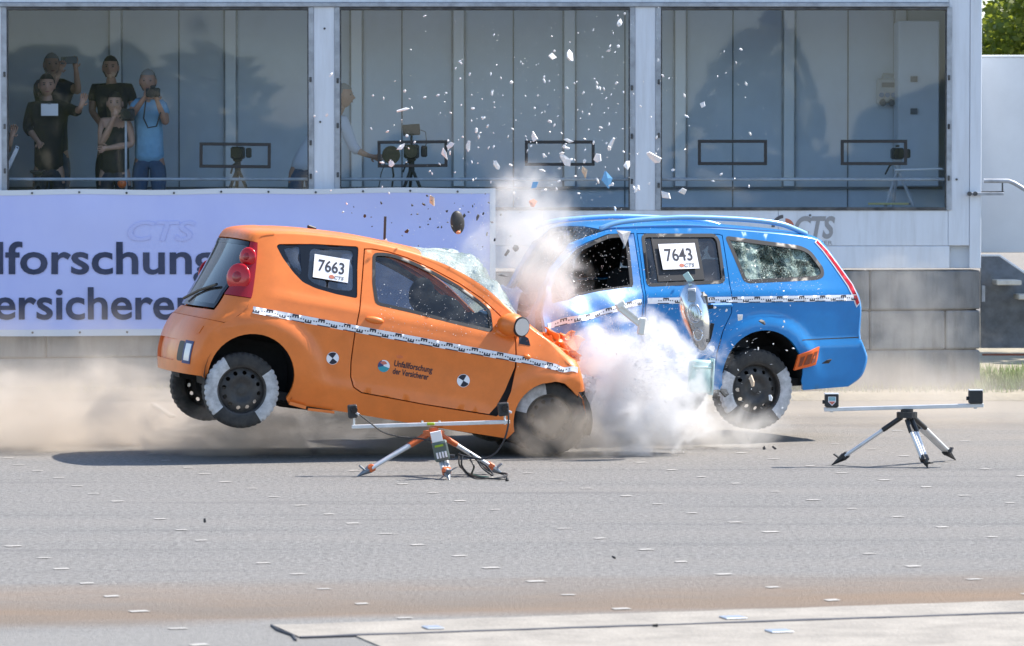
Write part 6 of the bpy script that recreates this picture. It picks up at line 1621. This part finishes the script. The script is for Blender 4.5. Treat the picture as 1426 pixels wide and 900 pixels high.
# ------------------------------------------------------------------ dust thrown up by the crash
def dust(name, label, c, rad, dens, col=(.86, .82, .77), nscale=2.6, amp=1.5, bias=0.0, edge=.55, seed=0, g=.25, floor=None, stretch=(1, 1, 1), detail=5, aniso=None, rotz=0, warp=1.3):
    m = bpy.data.materials.new(name); m.use_nodes = True
    n, l = m.node_tree.nodes, m.node_tree.links; n.remove(n['Principled BSDF']); out = n['Material Output']
    pv = n.new('ShaderNodeVolumePrincipled'); pv.inputs['Color'].default_value = (*col, 1); pv.inputs['Anisotropy'].default_value = g
    tc = n.new('ShaderNodeTexCoord'); geo = n.new('ShaderNodeNewGeometry')
    # the ball is warped by coarse turbulence so that its outline breaks into billows
    wt = n.new('ShaderNodeTexNoise'); wt.inputs['Scale'].default_value = nscale * .75; wt.inputs['Detail'].default_value = 2
    wm = n.new('ShaderNodeMapping'); wm.inputs['Location'].default_value = (seed * 7.1, 3, seed * 2.3); l.new(geo.outputs['Position'], wm.inputs[0]); l.new(wm.outputs[0], wt.inputs['Vector'])
    ws = n.new('ShaderNodeVectorMath'); ws.operation = 'SUBTRACT'; l.new(wt.outputs['Color'], ws.inputs[0]); ws.inputs[1].default_value = (.5, .5, .5)
    wk = n.new('ShaderNodeVectorMath'); wk.operation = 'SCALE'; wk.inputs['Scale'].default_value = warp; l.new(ws.outputs[0], wk.inputs[0])
    wa = n.new('ShaderNodeVectorMath'); wa.operation = 'ADD'; l.new(tc.outputs['Object'], wa.inputs[0]); l.new(wk.outputs[0], wa.inputs[1])
    ln = n.new('ShaderNodeVectorMath'); ln.operation = 'LENGTH'; l.new(wa.outputs[0], ln.inputs[0])
    l0 = n.new('ShaderNodeVectorMath'); l0.operation = 'LENGTH'; l.new(tc.outputs['Object'], l0.inputs[0])
    d0 = n.new('ShaderNodeMath'); d0.operation = 'SUBTRACT'; d0.inputs[0].default_value = 1; l.new(l0.outputs['Value'], d0.inputs[1])
    d = n.new('ShaderNodeMath'); d.operation = 'SUBTRACT'; d.inputs[0].default_value = 1; l.new(ln.outputs['Value'], d.inputs[1])
    mp = n.new('ShaderNodeMapping'); mp.inputs['Location'].default_value = (seed * 3.7, seed * 1.9, seed * 5.1); mp.inputs['Scale'].default_value = stretch
    l.new(geo.outputs['Position'], mp.inputs[0])
    t = n.new('ShaderNodeTexNoise'); t.inputs['Scale'].default_value = nscale; t.inputs['Detail'].default_value = detail; t.inputs['Roughness'].default_value = .62
    t.inputs['Distortion'].default_value = .6
    l.new(mp.outputs[0], t.inputs['Vector'])
    a = n.new('ShaderNodeMath'); a.operation = 'MULTIPLY_ADD'; l.new(t.outputs['Fac'], a.inputs[0]); a.inputs[1].default_value = amp; a.inputs[2].default_value = -.5 * amp + bias
    s = n.new('ShaderNodeMath'); s.operation = 'ADD'; l.new(d.outputs[0], s.inputs[0]); l.new(a.outputs[0], s.inputs[1])
    r = n.new('ShaderNodeMapRange'); r.interpolation_type = 'SMOOTHSTEP'; r.inputs['From Min'].default_value = .05; r.inputs['From Max'].default_value = edge
    l.new(s.outputs[0], r.inputs['Value'])
    e = n.new('ShaderNodeMapRange'); e.interpolation_type = 'SMOOTHSTEP'; e.inputs['From Min'].default_value = .0; e.inputs['From Max'].default_value = .30; e.inputs['To Max'].default_value = dens
    l.new(d0.outputs[0], e.inputs['Value'])
    k = n.new('ShaderNodeMath'); k.operation = 'MULTIPLY'; l.new(r.outputs[0], k.inputs[0]); l.new(e.outputs[0], k.inputs[1])
    l.new(k.outputs[0], pv.inputs['Density']); l.new(pv.outputs[0], out.inputs['Volume'])
    MATS[name] = m
    mb = MB(); mb.ball((0, 0, 0), 1.0, 20, 12)
    o = mb.build(name, m); o.location = c; o.scale = rad; o.rotation_euler.z = rotz
    return tag(o, label, 'dust', kind='stuff')
WHITE, TAN, GREY = (.925, .92, .925), (.77, .70, .62), (.89, .865, .835)
dust('dust_burst', 'dense white burst of powder between the two cars', pt(884, 522, 30.0), (.80, .55, .60), 6.5, WHITE, 3.8, 4.2, -.22, .6, 1, .1, detail=9)
dust('dust_burst_core', 'thick white powder spraying over the blue front door', pt(885, 562, 29.9), (.80, .5, .56), 5.5, WHITE, 4.2, 3.8, -.12, .65, 5, .1, detail=9)
dust('dust_plume', 'pale dust column rising above the crushed bonnets', pt(732, 360, 29.9), (.60, .45, .78), 2.0, GREY, 3.2, 2.4, -.08, .8, 2, detail=8)
dust('dust_puff', 'round grey puff at the top of the dust column', pt(743, 278, 30.5), (.42, .34, .36), 2.6, GREY, 4.2, 2.6, -.12, .8, 3, detail=8)
dust('dust_cabin', 'tan dust blowing out of the blue car at its front pillar', pt(752, 380, 30.0), (.44, .3, .50), 4.5, GREY, 4, 2.2, -.08, .7, 4, detail=8)
dust('dust_trail', 'tan ground dust trailing behind the orange car', pt(70, 590, 30.8), (2.2, 1.3, .62), 2.3, TAN, 2.4, 3.0, -.05, .8, 6, stretch=(.7, .7, 1.2), detail=8)
dust('dust_under', 'thin dust under the orange car behind the tripod', pt(430, 610, 30.2), (2.1, .8, .46), 3.0, TAN, 2.8, 3.0, -.05, .8, 7, stretch=(.7, .7, 1.1), detail=8)
dust('dust_wheel', 'grey dust round the orange front wheel', pt(790, 605, 29.4), (.55, .45, .36), 2.4, TAN, 3.4, 2.8, -.08, .8, 8, detail=8)
dust('dust_skid', 'grey dust churned up before the blue rear wheel', pt(965, 600, 30.6), (.85, .6, .32), 3, GREY, 3, 2.6, -.05, .8, 9, detail=8)
dust('dust_verge', 'thin dust drifting along the verge behind the blue car', pt(1270, 560, 34.6), (2.6, 2.0, .55), .45, TAN, 1.4, 2.0, .0, .8, 10)
dust('dust_haze', 'thin dust hanging before the dark blocks at right', pt(1265, 455, 37.4), (1.2, .9, 1.0), .38, GREY, 2.4, 3.0, -.15, .8, 11, detail=7)
dust('dust_drift', 'thin dust drifting in front of the block wall at left', pt(120, 525, 36.2), (2.6, 1.6, .8), .3, TAN, 1.8, 2.8, -.05, .8, 12, detail=7)
